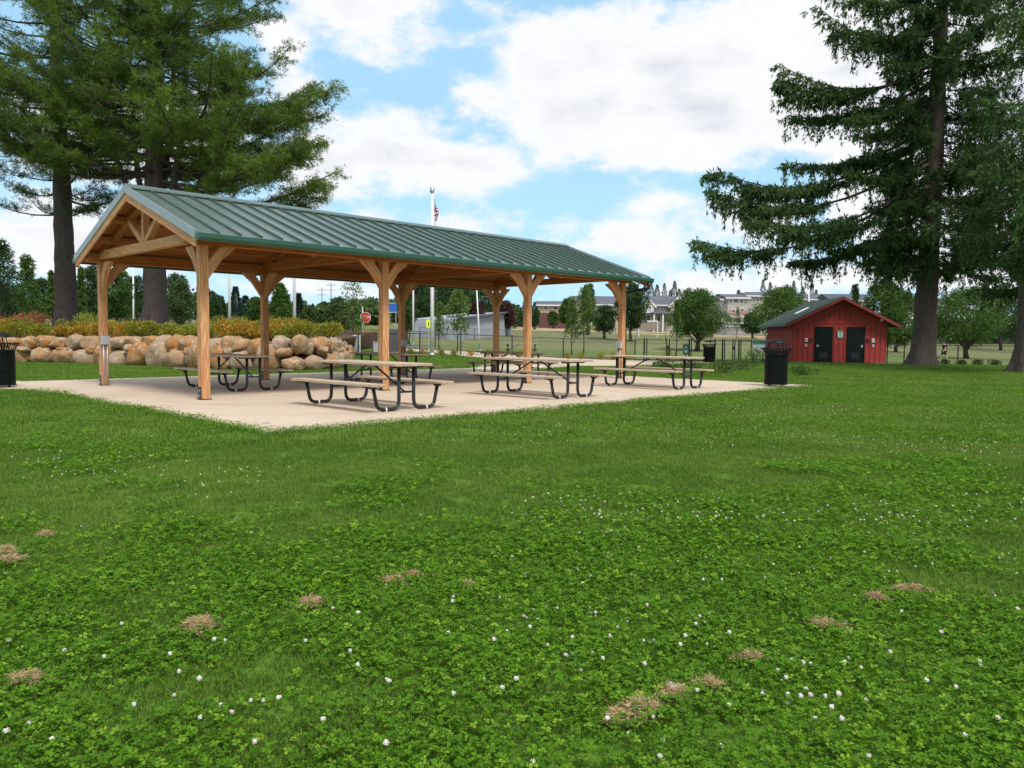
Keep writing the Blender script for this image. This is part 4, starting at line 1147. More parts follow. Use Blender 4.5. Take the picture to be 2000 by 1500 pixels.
def big_fir(name, base, H_, r0, mat, lab, seed, zlow, env, extra=(), dens=1.0, step=.6, lean=(0, 0), bark='bark_brown', nbr=(3, 4)):
    random.seed(seed); s = empty(name, base, 0, lab, 'tree')
    path = [(0, 0, 0), (lean[0]*.3, lean[1]*.3, H_*.25), (lean[0]*.6, lean[1]*.6, H_*.55), (lean[0], lean[1], H_)]
    trunk_mesh(path, [r0, r0*.86, r0*.55, r0*.06], rough=.07, flare=.75).build('trunk', M[bark], s, True)
    lm = MB(); TP = []; TD = []; TL = []
    def branch(p0, az, L, rise, tip, dn=1.0, sub=True, bare=.22, r=None, hang=1.0):
        d = Vector((math.cos(az), math.sin(az), 0)); sidev = Vector((-d.y, d.x, 0)); wob = random.uniform(-.08, .08); pts = []
        for k in range(9):
            u = k/8; pts.append(p0+d*L*u+Vector((0, 0, L*(rise*u-.11*math.sin(u*PI*.9)+tip*.55*u**3+tip*.45*u)))+sidev*L*wob*math.sin(u*PI))
        lm.tube(pts, [max(.012, (r or L*.011)*(1-.85*k/8)) for k in range(9)], 5, False)
        nt = int((L*4.2+4)*dens*dn)
        for q in range(nt):
            u = bare+(1-bare)*(q+random.random())/nt; i = min(int(u*8), 7); b = pts[i].lerp(pts[i+1], u*8-i)
            sg = 1 if q % 2 else -1; ll = min(L*.26*(1.12-u)+.32, 1.7)*random.uniform(.5, 1.15)
            dirv = (d*random.uniform(.55, 1.1)+sidev*sg*random.uniform(.3, 1.0)+Vector((0, 0, random.uniform(-.25, .18)))).normalized()
            # shoots along the twig, many of them drooping
            k2 = int(ll*15*dens)+6; us = rng.random(k2)**.8; droop = rng.random(k2)
            P = np.array(b)[None]+us[:, None]*np.array(dirv*ll)[None]; P[:, 2] -= us**2*ll*.28
            P += rng.normal(size=P.shape)*.05
            Dd = np.array(dirv)[None]*.7+rng.normal(size=(k2, 3))*.45; Dd[:, 2] -= (droop**2*1.5+.1)*hang
            TP.append(P); TD.append(unit(Dd)); TL.append(rng.uniform(.14, .30, k2)*(1+.4*droop))
            if random.random() < .6*hang:      # hanging curtain
                hl = random.uniform(.35, 1.25)*hang; k3 = int(hl*16)+2; us = rng.random(k3)
                hp = np.array(b+dirv*ll*random.uniform(.3, .9))[None]+us[:, None]*np.array([[0, 0, -hl]])+rng.normal(size=(k3, 3))*.045
                D3 = np.tile(np.array([[0, 0, -1.0]]), (k3, 1))+rng.normal(size=(k3, 3))*.28
                TP.append(hp); TD.append(unit(D3)); TL.append(rng.uniform(.14, .26, k3))
            if sub and L > 4 and random.random() < .16:
                branch(b, az+sg*random.uniform(.35, .8), L*.28*(1.25-u), rise*.5, .08, .8, False, .1)
    z = zlow
    while z < H_*.97:
        for q in range(random.choice(nbr)):
            az = random.random()*2*PI; L = env(z, az)*random.uniform(.6, 1.1)
            t = z/H_; p0 = Vector((lean[0]*t, lean[1]*t, z+random.uniform(-.25, .25)))
            if L > .5: branch(p0, az, L, random.uniform(-.22, .02), random.uniform(.05, .2))
        z += step
    for e in extra:
        t = e[0]/H_; branch(Vector((lean[0]*t, lean[1]*t, e[0])), e[1], e[2], e[3], e[4], e[5] if len(e) > 5 else 1.2, True, e[6] if len(e) > 6 else .3, .09)
    lm.build('limb', M['twig'], s, True)
    P = np.concatenate(TP); D = np.concatenate(TD); L_ = np.concatenate(TL)
    # every shoot: three narrow needle fans
    K = 3; Pn = np.repeat(P, K, 0); Dn = unit(np.repeat(D, K, 0)+rng.normal(size=(len(Pn), 3))*.33); Ln = np.repeat(L_, K)*rng.uniform(.6, 1.1, len(Pn))
    gp = np.array([noise.noise(Vector(q)*.5+Vector((seed, 3, 0))) for q in P]); gp = np.repeat(gp, K)
    ti = np.clip(.36+.5*gp+(rng.random(len(Pn))-.5)*.45, 0, 1)
    me = fastmesh('crown', leaf_quads(Pn, Dn, Ln, Ln*.22, wide=.4), 4, ti); link('crown', me, mat, s)
    print(name, len(Pn)); return s

# ---------------------------------------------------------------- the big trees
def base_at(px, d): p = at(px, 690, d); return p.x, p.y
x, y = base_at(1803, 38.7)
def fenv(z, az):
    side = math.cos(az)        # towards +x right
    e = 5.6*(1-(z/30)**1.4)+.3
    if side < -.35 and z < 16: e *= .6     # the left side is open, made of the long limbs below
    if z < 6.5: e *= .8
    if math.sin(az) < -.5: e *= .8
    return e
def lim(py, pxt, pyt, tip, d=38.7, az_off=0, dens=1.2, bare=.3):
    """limb of the fir whose tip is at photo point, starting from the trunk at height of py"""
    p0 = at(1806, py, d); p1 = at(pxt, pyt, d-1.0)
    dx, dy = p1.x-x, p1.y-y; L = math.hypot(dx, dy); z0 = p0.z-gz(x, y)
    rise = (p1.z-p0.z)/L-tip
    return (z0, math.atan2(dy, dx)+az_off, L, rise, tip, dens, bare)
ext = [lim(0, 1600, -60, .1), lim(60, 1590, 0, .12), lim(40, 1640, 60, .15, az_off=.2), lim(115, 1520, 150, .16, bare=.35), lim(130, 1512, 108, .2, bare=.4), lim(150, 1560, 190, .14, az_off=-.25),
       lim(150, 1600, 235, .1, az_off=.3), lim(240, 1560, 290, .12, az_off=-.2, bare=.3), lim(200, 1650, 260, .1, az_off=.2), lim(255, 1395, 312, .22, bare=.42), lim(262, 1480, 330, .2, az_off=-.25, bare=.4), lim(300, 1392, 352, .22, bare=.45), lim(330, 1440, 420, .16, az_off=.15, bare=.45),
       lim(345, 1358, 448, .2, dens=.9, bare=.55), lim(350, 1500, 450, .14, az_off=.2, bare=.35), lim(400, 1570, 490, .1, az_off=-.2, bare=.2), lim(430, 1600, 460, .16, bare=.15), lim(420, 1660, 470, .12, az_off=.25, bare=.15),
       lim(480, 1695, 515, .1, bare=.15), lim(470, 1720, 520, .08, az_off=.3, bare=.1), lim(310, 1620, 330, .12, az_off=.2, bare=.15), lim(260, 1640, 300, .1, az_off=-.3, bare=.15),
       lim(100, 1690, 120, .12, az_off=.3, bare=.1), lim(180, 1700, 200, .12, az_off=-.3, bare=.1), lim(350, 1690, 400, .1, az_off=.4, bare=.1)]
big_fir('fir_tree', (x, y, gz(x, y)-.1), 30, .53, M['fir'], 'tall dark fir with long drooping limbs right of the red building', 11, 5.2, fenv, ext, .9, .5, (.4, 0), nbr=(5, 6))
x2, y2 = base_at(2012, 31.0)
def fenv2(z, az): return (4.6 if z > 5 else 3.2)*(1-(z/28)**1.5)+.3
big_fir('fir_tree', (x2, y2, gz(x2, y2)-.1), 28, .5, M['fir'], 'fir with its trunk cut by the right edge of the view', 12, 3.8, fenv2, (), .85, .62, (0, 0), nbr=(2, 3, 4))

# left pines
xa, ya = base_at(132, 43)
def penvA(z, az): return 6.0*math.sin(PI*min(1, (z+1)/30))**.6*(1-(max(0, z-14)/16)**2*.5)+.4
big_pine('pine_tree', (xa, ya, 1.25), 28, .56, M['pine2'], 'tall straight dark pine at the left with bare lower trunk', 21, 6.6, penvA, None, 1.0, (-.3, 0), ())
xb, yb = base_at(303, 41)
def penvB(z, az):
    r = 8.6*math.exp(-((z-12.0)/10.5)**4)+.5
    r *= 1-.30*ss(11.0, 13.5, z)
    return r
big_pine('pine_tree', (xb, yb, 1.2), 27, .60, M['pine'], 'broad multi stemmed olive green pine behind the near end of the pavilion roof', 22, 8.4, penvB,
         [(4.2, 2.4, -.5, 21, .24), (3.8, -1.4, .4, 18, .2), (4.6, 3.4, .8, 15, .17), (5.0, -2.6, -.6, 17, .16), (5.5, .8, 1.5, 24, .2)], 1.15, (.5, 0),
         [(6.6, -.1, 9.4, .02, .10), (7.2, .05, 9.8, .04, .1), (7.8, -.2, 9.2, .06, .08), (8.6, 0.1, 8.8, .08, .1), (9.6, -.1, 8.2, .1, .1), (8.0, -.35, 9.3, .05, .08), (6.4, .25, 8.6, .05, .06), (10.8, 0, 7.6, .1, .1),(9.0,.3,8.6,.06,.1),(7.5,-.5,9.0,.05,.06)])

# ---------------------------------------------------------------- background trees
TG = 'background trees beyond the park fence'
def bg(px, top, bot, d, wpx, kind, mat, lab, **k):
    p = at(px, bot, d); z = gz(p.x, p.y); H_ = at(px, top, d).z-z; cw = wpx/F*d*(1.08 if kind in ('round', 'oval') else 1.1)
    leaf = max(.12, .0022*d)
    if kind == 'spruce': return spruce(k.pop('name', 'conifer_tree'), (p.x, p.y, z), H_, cw, M[mat], lab, TG, leaf=leaf*1.5, **k)
    k['n'] = int(k.get('n', 3000)*1.7)
    return broadleaf(k.pop('name', 'leafy_tree'), (p.x, p.y, z), H_, cw, M[mat], lab, 'tree', TG, leaf=leaf, shape=kind, **k)
B = [
 (8, 470, 640, 62, 70, 'oval', 'leaf_dark', 'tall loose dark green tree cut by the left edge above the gold shrubs', dict(n=4000)),
 (55, 500, 640, 75, 62, 'cone', 'leaf_mid', 'pointed green tree with a thin leader left of the tall straight pine', dict(n=3500)),
 (30, 560, 640, 66, 60, 'round', 'leaf_mid', 'low rounded green tree at the far left', dict(n=3500)),
 (84, 545, 640, 95, 40, 'round', 'leaf_dark', 'dark tree between the pointed green tree and the straight pine trunk', dict(n=2500)),
 (103, 528, 640, 60, 26, 'cone', 'leaf_light', 'narrow bright green columnar tree touching the left side of the straight pine trunk', dict(n=2500)),
 (160, 520, 640, 60, 24, 'cone', 'leaf_light', 'narrow bright green columnar tree touching the right side of the straight pine trunk', dict(n=2500)),
 (183, 520, 640, 80, 52, 'round', 'leaf_dark', 'dark green tree seen left of the nearest back post', dict(n=4000)),
 (232, 525, 640, 70, 60, 'oval', 'leaf_mid', 'green tree right of the nearest back post', dict(n=4500)),
 (268, 540, 640, 90, 50, 'round', 'leaf_dark', 'dark tree touching the left of the forked pine trunk', dict(n=3000)),
 (352, 552, 640, 66, 60, 'oval', 'leaf_olive', 'olive green tree just right of the forked pine trunk', dict(n=4000)),
 (345, 535, 640, 110, 50, 'round', 'leaf_dark', 'dark tree behind the olive tree right of the forked pine', dict(n=2500)),
 (408, 570, 640, 90, 44, 'round', 'leaf_dark', 'dark rounded tree just right of the nearest timber post', dict(n=3000)),
 (432, 578, 640, 100, 36, 'spruce', 'leaf_dark', 'dark small conifer left of the first lamp pole', {}),
 (461, 560, 640, 95, 36, 'spruce', 'leaf_far', 'pointed conifer right of the first lamp pole', {}),
 (480, 578, 640, 105, 44, 'spruce', 'leaf_far', 'dark conifer just left of the second back post', {}),
 (500, 582, 640, 90, 36, 'round', 'leaf_mid', 'green rounded tree partly behind the second back post', dict(n=2500)),
 (548, 556, 640, 88, 56, 'cone', 'leaf_mid', 'full green pointed tree right of the second back post', dict(n=5000)),
 (540, 575, 640, 110, 40, 'spruce', 'leaf_dark', 'dark conifer behind the full green pointed tree', {}),
 (584, 573, 640, 95, 30, 'spruce', 'leaf_far', 'slim conifer touching the second lamp pole', {}),
 (606, 600, 640, 80, 34, 'round', 'leaf_olive', 'low olive tree right of the second lamp pole', dict(n=2500)),
 (632, 592, 640, 120, 30, 'round', 'leaf_dark', 'small dark far tree below the utility poles', dict(n=1500)),
 (660, 583, 642, 66, 56, 'round', 'leaf_olive', 'rounded light olive tree below the utility poles', dict(n=4500)),
 (690, 586, 642, 70, 44, 'round', 'leaf_light', 'light green rounded tree left of the stop sign', dict(n=3500)),
 (722, 596, 640, 120, 40, 'round', 'leaf_mid', 'small far green tree above the stop sign', dict(n=2000)),
 (795, 560, 650, 75, 40, 'oval', 'leaf_olive', 'light olive tree right of the third back post', dict(n=3500)),
 (815, 545, 650, 100, 80, 'round', 'leaf_dark', 'big dark tree left of the flagpole', dict(n=7000)),
 (875, 540, 650, 105, 110, 'round', 'leaf_dark', 'very broad dark tree right of the flagpole', dict(n=9000)),
 (925, 545, 650, 110, 80, 'round', 'leaf_dark', 'large dark tree behind the pale grey building', dict(n=6000)),
 (930, 592, 650, 98, 40, 'round', 'leaf_red', 'dark red leaved tree above the grey building, left one', dict(n=2500)),
 (988, 590, 650, 100, 44, 'round', 'leaf_red', 'dark red leaved tree right of the last back post', dict(n=2500)),
 (1008, 600, 650, 140, 30, 'round', 'leaf_dark', 'small dark tree left of the third front post', dict(n=1500)),
 (1044, 605, 648, 130, 24, 'round', 'leaf_dark', 'dark bush like tree left of the tan house', dict(n=1500)),
 (1080, 610, 645, 140, 22, 'round', 'leaf_olive', 'small olive tree in front of the burgundy wall', dict(n=1500)),
 (1106, 585, 648, 120, 34, 'oval', 'leaf_mid', 'green tree at the right end of the tan house', dict(n=2500)),
 (1148, 556, 650, 110, 36, 'oval', 'leaf_mid', 'upright green tree before the dark roofed house', dict(n=3000)),
 (1180, 600, 655, 100, 50, 'round', 'leaf_dark', 'dark tree with pale trunk just left of the last front post', dict(n=3500)),
 (1232, 556, 655, 95, 66, 'oval', 'leaf_dark', 'dense green tree just right of the last front post', dict(n=7000)),
 (1362, 570, 672, 78, 112, 'round', 'leaf_mid', 'broad round green tree in front of the cream houses', dict(n=9000, low=.28, trunk_r=.22)),
 (1528, 565, 655, 105, 120, 'round', 'leaf_mid', 'wide green tree left of the red building roof', dict(n=8000, low=.15)),
 (1470, 612, 650, 118, 44, 'round', 'leaf_dark', 'low dark green tree right of the tall grey house', dict(n=2500)),
 (1668, 555, 660, 100, 22, 'cone', 'leaf_dark', 'narrow tree top behind the red building ridge', dict(n=1500)),
 (1722, 545, 668, 80, 84, 'oval', 'leaf_mid', 'tall green tree behind the right eave of the red building', dict(n=8000, low=.12)),
 (1750, 565, 668, 84, 70, 'round', 'leaf_mid', 'rounded green tree between the red building and the fir trunk', dict(n=6000, low=.12)),
 (1888, 566, 678, 72, 140, 'round', 'leaf_mid', 'broad green tree standing between the two fir trunks', dict(n=9000, low=.25, trunk_r=.2)),
 (1955, 560, 668, 95, 90, 'round', 'leaf_dark', 'dark tree behind the right fir trunk', dict(n=5000)),
]
for (px, top, bot, d, w, kind, mat, lab, k) in B: bg(px, top, bot, d, w, kind, mat, lab, **k)
# young sparse trees inside the park
YG = 'young trees near the fence'
def young(px, top, bot, d, wpx, mat, lab, n=700, low=.3):
    p = at(px, bot, d); z = gz(p.x, p.y); H_ = at(px, top, d).z-z
    broadleaf('young_tree', (p.x, p.y, z), H_, wpx/F*d, M[mat], lab, 'tree', YG, n=n, leaf=.13, trunk_r=.045, low=low, shape='cone' if wpx < 45 else 'oval')
young(690, 540, 645, 48, 76, 'leaf_light', 'tall thin young tree with very sparse leaves above the stop sign', 900, .2)
young(893, 566, 672, 50, 56, 'leaf_light', 'sparse young tree just right of the flagpole', 1800)
young(858, 590, 665, 55, 26, 'leaf_light', 'slim young tree close to the flagpole', 900)
young(1117, 580, 662, 58, 40, 'leaf_light', 'light green young tree, left of a close pair before the houses', 1300)
young(1140, 560, 664, 58, 58, 'leaf_light', 'wider light green young tree, right of a close pair before the houses', 2400)
young(1321, 585, 665, 62, 30, 'leaf_mid', 'slim young tree left of the broad round tree', 900)
young(1440, 600, 650, 110, 24, 'leaf_olive', 'small young tree before the tall grey house balcony', 700)
# far conifer skyline
FG = 'dark conifers on the skyline behind the houses'
sky_c = [(1258, 557, 24), (1270, 548, 16), (1282, 556, 20), (1296, 553, 16), (1308, 566, 18), (1316, 549, 18), (1325, 564, 20), (1341, 568, 14), (1350, 570, 12), (1404, 574, 10), (1441, 566, 22), (1488, 546, 16), (1502, 551, 14), (1535, 556, 22), (1548, 548, 16), (1566, 560, 14), (1583, 552, 14), (1592, 566, 12), (1664, 556, 16), (1772, 562, 18), (1842, 556, 16), (1786, 572, 16), (1025, 582, 12), (1044, 590, 16), (1940, 566, 20)]
words = ['left of the last post gap', 'above the twin gabled house', 'over the dark roof', 'near the broad round tree', 'above the grey house', 'over the red building roof', 'near the fir trunk']
for i, (px, top, w) in enumerate(sky_c):
    d = 230+(i*37) % 60; p = at(px, 640, d); z = gz(p.x, p.y); H_ = at(px, top, d).z-z
    spruce('skyline_conifer', (p.x, p.y, z), H_, w*2.9/F*d, M['leaf_far'], 'dark pointed conifer on the skyline behind the house roofs', FG, n=4000, leaf=.36, low=.15)
# low far tree line so the horizon is closed
tl = []
for i in range(5200):
    px = rng.uniform(-250, 2250); d = rng.uniform(250, 290); h = abs(rng.normal())*1.2+ (noise.noise(Vector((px*.012, 0, 0)))+.55)*4.2
    p = at(px, 640, d); tl.append((p.x, p.y, gz(p.x, p.y)+h*1.15*rng.random()+.3))
tl = np.array(tl); me = fastmesh('distant_woodland', leaf_quads(tl, unit(rng.normal(size=tl.shape)), 2.6, 2.0), 4, rng.random(len(tl)))
o = link('distant_woodland', me, M['leaf_far']); tag(o, 'far line of trees closing the horizon', 'woodland', kind='stuff')
for i, (px0, px1, d, hh, mt) in enumerate([(-200, 430, 130, 5.2, 'leaf_dark'), (700, 1010, 135, 5.0, 'leaf_dark'), (560, 760, 120, 3.0, 'leaf_olive'), (1780, 2250, 120, 5, 'leaf_dark')]):
    n = 5200; px = rng.uniform(px0, px1, n); tl = []
    for q in px:
        dd = d+rng.uniform(-6, 6); p = at(q, 640, dd); tl.append((p.x, p.y, gz(p.x, p.y)+(hh*(.7+.5*noise.noise(Vector((q*.03, i, 0)))))*rng.random()**.8+.2))
    tl = np.array(tl); me = fastmesh('hedgerow', leaf_quads(tl, unit(rng.normal(size=tl.shape)), .8, .6), 4, rng.random(n))
    tag(link('hedgerow', me, M[mt]), ['dark tree belt behind the left planting bed', 'dark tree belt behind the flagpole', 'olive bank of bushes behind the stop sign', 'dark tree belt at the right edge behind the firs'][i], 'woodland', kind='stuff')

# ---------------------------------------------------------------- shrubs
random.seed(5)
HG = 'gold and orange shrubs along the top of the boulder wall'
s_ = 9.0; cnt = 0
while s_ < WLEN-9.5:
    c, t = wall_pt(s_); n = Vector((-t.y, t.x, 0))
    for row in (0, 1):
        q = c+n*(1.25+row*1.15)+t*random.uniform(-.2, .2)+t*row*.5
        orange = noise.noise(Vector((s_*.21, row*.2, 4))) > .02
        k = 'orange tinted' if orange else 'yellow green'
        r_ = 'front' if row == 0 else 'back'
        shrub('spirea_shrub', (q.x, q.y, 1.0+row*.06), random.uniform(1.0, 1.3), random.uniform(.5, .82)+row*.1, M['spirea' if orange else 'spirea_g'], k+' mounded shrub in the '+r_+' row above the boulder wall', 'shrub', HG, 1700, .075)
    s_ += 1.08
for px, y1, d, w, h, mt, lab in [(45, 628, 40, 1.9, 1.1, 'leaf_orange', 'loose orange shrub behind the gold hedge at far left'), (72, 622, 41, 1.3, 1.2, 'leaf_orange', 'red orange shrub just left of the straight pine trunk'), (168, 622, 39, 1.5, 1.1, 'leaf_yellow', 'bright yellow green shrub right of the straight pine trunk'), (250, 622, 41, 1.6, .8, 'leaf_mid', 'green shrub between the two pine trunks'), (268, 620, 43, 1.2, .9, 'leaf_orange', 'pale orange shrub left of the forked pine trunk'), (720, 622, 60, 3.5, 1.6, 'leaf_yellow', 'tall dry yellow bush behind the stop sign'), (740, 624, 64, 2.5, 1.4, 'leaf_olive', 'olive bush right of the stop sign'), (690, 625, 62, 3, 1.3, 'leaf_yellow', 'yellowish bush left of the stop sign')]:
    p = at(px, y1, d); shrub('shrub', (p.x, p.y, max(gz(p.x, p.y), 1.2 if d < 45 else 0)), w, h, M[mt], lab, 'shrub', None, 1400, .08)
SG = 'small shrubs in the mulch bed along the fence'
desc = {803: 'behind the third back post', 827: 'just left of the flagpole', 859: 'just right of the flagpole', 888: 'under the sparse young tree', 921: 'left of the last back post', 954: 'touching the last back post', 983: 'right of the last back post', 1014: 'left of the third front post', 1042: 'right of the third front post', 1110: 'left of two close ones between the last two posts', 1134: 'right of two close ones between the last two posts', 1172: 'left of the last front post', 1197: 'touching the last front post', 1228: 'right of the last front post', 1304: 'by the first gate post'}
for i, (px, ds_) in enumerate(desc.items()):
    d = 42+px*.002; p = at(px, 688, d)
    shrub('bed_shrub', (p.x, p.y, gz(p.x, p.y)), .52, .46 if px != 1304 else 1.0, M['spirea' if i in (1, 4, 6) else 'spirea_g'], 'small yellow green shrub '+ds_, 'shrub', SG, 420, .055)
for px, lab in ((1845, 'right of the big fir trunk'), (1874, 'dark round one before the fence post'), (1907, 'middle one between the firs'), (1943, 'near the right fir trunk')):
    p = at(px, 712, 42); shrub('dark_shrub', (p.x, p.y, gz(p.x, p.y)), .62, .36, M['leaf_dark'], 'low dark shrub in front of the fence, '+lab, 'shrub', 'low dark shrubs between the fir trunks', 600, .06)
for px, py, w, h, mt, lab in [(1415, 728, 1.3, .55, 'leaf_olive', 'loose weedy green shrub left of the large bin'), (1447, 722, 1.2, .5, 'leaf_olive', 'second weedy shrub left of the large bin'), (1473, 712, .9, .95, 'leaf_light', 'taller light green shrub touching the large bin'), (1570, 733, 1.1, .38, 'leaf_mid', 'low dark green tuft right of the large bin'), (1300, 722, 1.0, .4, 'leaf_olive', 'weedy clump behind the right end picnic table'), (1350, 722, 1.2, .35, 'leaf_olive', 'low weeds right of the right end picnic table')]:
    p = g0(px, py); shrub('weedy_shrub', (p.x, p.y, -.03), w, h, M[mt], lab, 'shrub', None, 900, .06)

# ---------------------------------------------------------------- houses
def house(pxl, pxr, yb, ye, yr, d, wallm, roofm, lab, gables=(), wins=(), side=False, depth=9, lower=None, doors=(), name='house', porch=None):
    a = at(pxl, yb, d); b = at(pxr, yb, d); z0 = gz(a.x, d)-.3; s = empty(name, ((a.x+b.x)/2, d, z0), 0, lab, 'house')
    w = b.x-a.x; he = at(pxl, ye, d).z-z0; hr = at((pxl+pxr)/2, yr, d).z-z0
    fx = lambda px: at(px, yb, d).x-s.location.x
    fz = lambda py, px=None: at(px or (pxl+pxr)/2, py, d).z-z0
    m = MB(); m.box((0, depth/2, he/2), (w, depth, he))
    if side:  # gable faces camera
        m.prism([(-w/2, 0, he+.001), (w/2, 0, he+.001), (0, 0, hr-.1)][::-1], (0, depth, 0))
    wl = m.build('wall', wallm, s)
    r = MB(); ov = .5
    if side:
        for k in (-1, 1):
            P = [(0, -ov, hr+.1), (k*(w/2+ov), -ov, he-.1), (k*(w/2+ov), -ov, he-.35), (0, -ov, hr-.15)]; r.prism(P if k < 0 else P[::-1], (0, depth+2*ov, 0))
    else:
        P = [(-w/2-ov, -ov, he), (-w/2-ov, depth/2, hr), (-w/2-ov, depth+ov, he), (-w/2-ov, depth+ov, he-.2), (-w/2-ov, -ov, he-.2)]; r.prism(P[::-1], (w+2*ov, 0, 0))
    rf = r.build('roof', roofm, s)
    f = MB(); f.box((0, -ov-.03, he-.12), (w+2*ov, .06, .26)); f.build('fascia', M['trim'], rf)
    for (gl, gr, gyt, gye, gyb, gm) in gables:      # projecting front gables
        x0, x1 = fx(gl), fx(gr); z1 = fz(gye); z2 = fz(gyt); zz0 = fz(gyb) if gyb else 0; cx = (x0+x1)/2
        m = MB(); m.prism([(x0, -1.6, zz0), (x1, -1.6, zz0), (x1, -1.6, z1), (cx, -1.6, z2-.15), (x0, -1.6, z1)][::-1], (0, 1.6-.01, 0)); gw = m.build('bay', gm, s)
        for k in (-1, 1):
            q = MB(); q.beam((cx, -1.7, z2+.03), (cx+k*((x1-x0)/2+.4), -1.7, z1-.25), .2, .28); q.build('verge', M['trim'], gw)
            q = MB(); P = [(cx, -1.75, z2+.2), (cx+k*((x1-x0)/2+.5), -1.75, z1-.1), (cx+k*((x1-x0)/2+.5), -1.75, z1-.3), (cx, -1.75, z2)]; q.prism(P if k < 0 else P[::-1], (0, 4.5, 0)); q.build('bay_roof', roofm, gw)
    if lower:
        m = MB(); m.box((0, -.04, fz(lower[0])/2), (w+.02, .08, fz(lower[0]))); m.build('lower_cladding', lower[1], wl)
    for (wx0, wx1, wy0, wy1, dy) in wins:
        x0, x1 = fx(wx0), fx(wx1); zt, zb = fz(wy0), fz(wy1); y_ = -dy
        fr = MB(); t_ = .12
        fr.box(((x0+x1)/2, y_-.05, zt), (x1-x0+t_*2, .08, t_)); fr.box(((x0+x1)/2, y_-.05, zb), (x1-x0+t_*2, .08, t_))
        for xx in (x0-t_/2, x1+t_/2): fr.box((xx, y_-.05, (zt+zb)/2), (t_, .08, zt-zb-t_))
        if x1-x0 > 1: fr.box(((x0+x1)/2, y_-.05, (zt+zb)/2), (.08, .08, zt-zb-t_))
        g = MB(); g.box(((x0+x1)/2, y_-.02, (zt+zb)/2), (x1-x0, .05, zt-zb)); wo = g.build('window', M['glass'], s); fr.build('window_frame', M['trim'], wo)
    if porch:
        x0, x1 = fx(porch[0]), fx(porch[1]); zt = fz(porch[2]); zb = fz(porch[3])
        m = MB(); m.prism([(x0, 0, zt), (x0, -2.6, zb), (x0, -2.6, zb-.2), (x0, 0, zb-.2)][::-1], (x1-x0, 0, 0)); pr = m.build('porch_roof', roofm, s)
        for k in range(3):
            m = MB(); m.box((x0+.3+(x1-x0-.6)*k/2, -2.3, (zb-.2)/2), (.3, .3, zb-.2)); m.build('porch_column', M['trim'], s)
        m = MB(); m.box(((x0+x1)/2, -.03, (zb-.2)/2), ((x1-x0)*.8, .05, zb-.6)); m.build('porch_shadow_wall', M['shingle_dark'], s) if False else None
    return s
house(1052, 1106, 640, 595, 586, 150, M['house_tan'], M['shingle_grey'], 'tan two storey house with burgundy lower wall seen between the last two front posts', lower=(611, M['burgundy']), wins=((1080, 1089, 598, 605, 0), (1062, 1069, 598, 605, 0)))
house(1120, 1208, 640, 594, 576, 158, M['house_cream'], M['shingle_grey'], 'long dark roofed cream house behind the close pair of young trees', gables=((1122, 1150, 584, 598, 0, M['house_tan']),), wins=((1183, 1190, 597, 604, 0), (1196, 1203, 597, 604, 0), (1165, 1172, 597, 604, 0), (1128, 1136, 602, 609, 1.6), (1140, 1146, 602, 609, 1.6), (1180, 1188, 616, 625, 0)))
house(1246, 1350, 642, 595, 576, 155, M['house_cream'], M['shingle_grey'], 'cream house with two front gables and a porch behind the white soccer goal', gables=((1255, 1274, 586, 599, 612, M['house_pale']), (1305, 1338, 581, 598, 612, M['house_cream'])),
      wins=((1258, 1262, 598, 605, 1.6), (1264, 1268, 598, 605, 1.6), (1276, 1280, 597, 603, 0), (1290, 1295, 597, 603, 0), (1312, 1319, 598, 606, 1.6), (1323, 1328, 598, 606, 1.6), (1262, 1269, 615, 630, 0), (1283, 1289, 617, 630, 0), (1296, 1301, 617, 630, 0)), porch=(1270, 1310, 606, 612))
house(1338, 1400, 642, 590, 577, 175, M['house_grey'], M['shingle_grey'], 'grey roofed house hidden behind the broad round tree', wins=((1345, 1350, 597, 604, 0), (1375, 1380, 597, 604, 0), (1390, 1395, 597, 604, 0)))
house(1420, 1459, 642, 581, 571, 150, M['house_grey'], M['shingle_grey'], 'tall three storey grey house with red balconies left of the red building', depth=12, wins=((1424, 1428, 584, 592, 0), (1432, 1440, 584, 592, 0), (1444, 1450, 584, 592, 0), (1429, 1434, 604, 611, 0), (1446, 1451, 602, 609, 0), (1424, 1428, 620, 632, 0), (1440, 1446, 622, 632, 0)), lower=None)
p = at(1440, 616, 148.5); s = empty('balcony', (p.x, 148.5, p.z), 0, 'red balcony railing on the tall grey house', 'balcony')
m = MB(); m.box((0, .5, -.2), (3.2, 1.6, .15)); m.build('balcony_floor', M['trim'], s)
m = MB(); m.box((0, -.3, .85), (3.2, .08, .1)); 
for k in range(17): m.box((-1.6+.2*k, -.3, .35), (.09, .05, .95))
m.build('railing', plain('rust_red', (.3, .06, .04), .7), s)
house(1408, 1424, 642, 584, 574, 151, M['house_pale'], M['shingle_grey'], 'narrow pale house wing at the left of the tall grey house', depth=12, wins=((1412, 1416, 588, 594, 0), (1412, 1416, 606, 612, 0)))
house(1459, 1476, 642, 577, 569, 158, M['house_grey'], M['shingle_grey'], 'grey house wing behind the tall grey house', wins=((1462, 1466, 584, 590, 0), (1462, 1466, 602, 608, 0)))
house(1470, 1530, 645, 578, 568, 175, M['house_grey'], M['shingle_grey'], 'grey roofed row house left of the street lamp', wins=((1476, 1481, 584, 590, 0), (1490, 1496, 584, 590, 0)))
house(1532, 1624, 645, 584, 572, 178, M['house_pale'], M['shingle_grey'], 'pale row house with long grey roof above the red building', wins=((1560, 1566, 587, 592, 0), (1572, 1577, 587, 592, 0), (1590, 1596, 587, 592, 0)))
house(1622, 1700, 645, 586, 572, 172, M['house_pale'], M['shingle_dark'], 'dark roofed house peeking over the red building ridge', wins=((1676, 1681, 590, 596, 0), (1688, 1693, 590, 596, 0)))
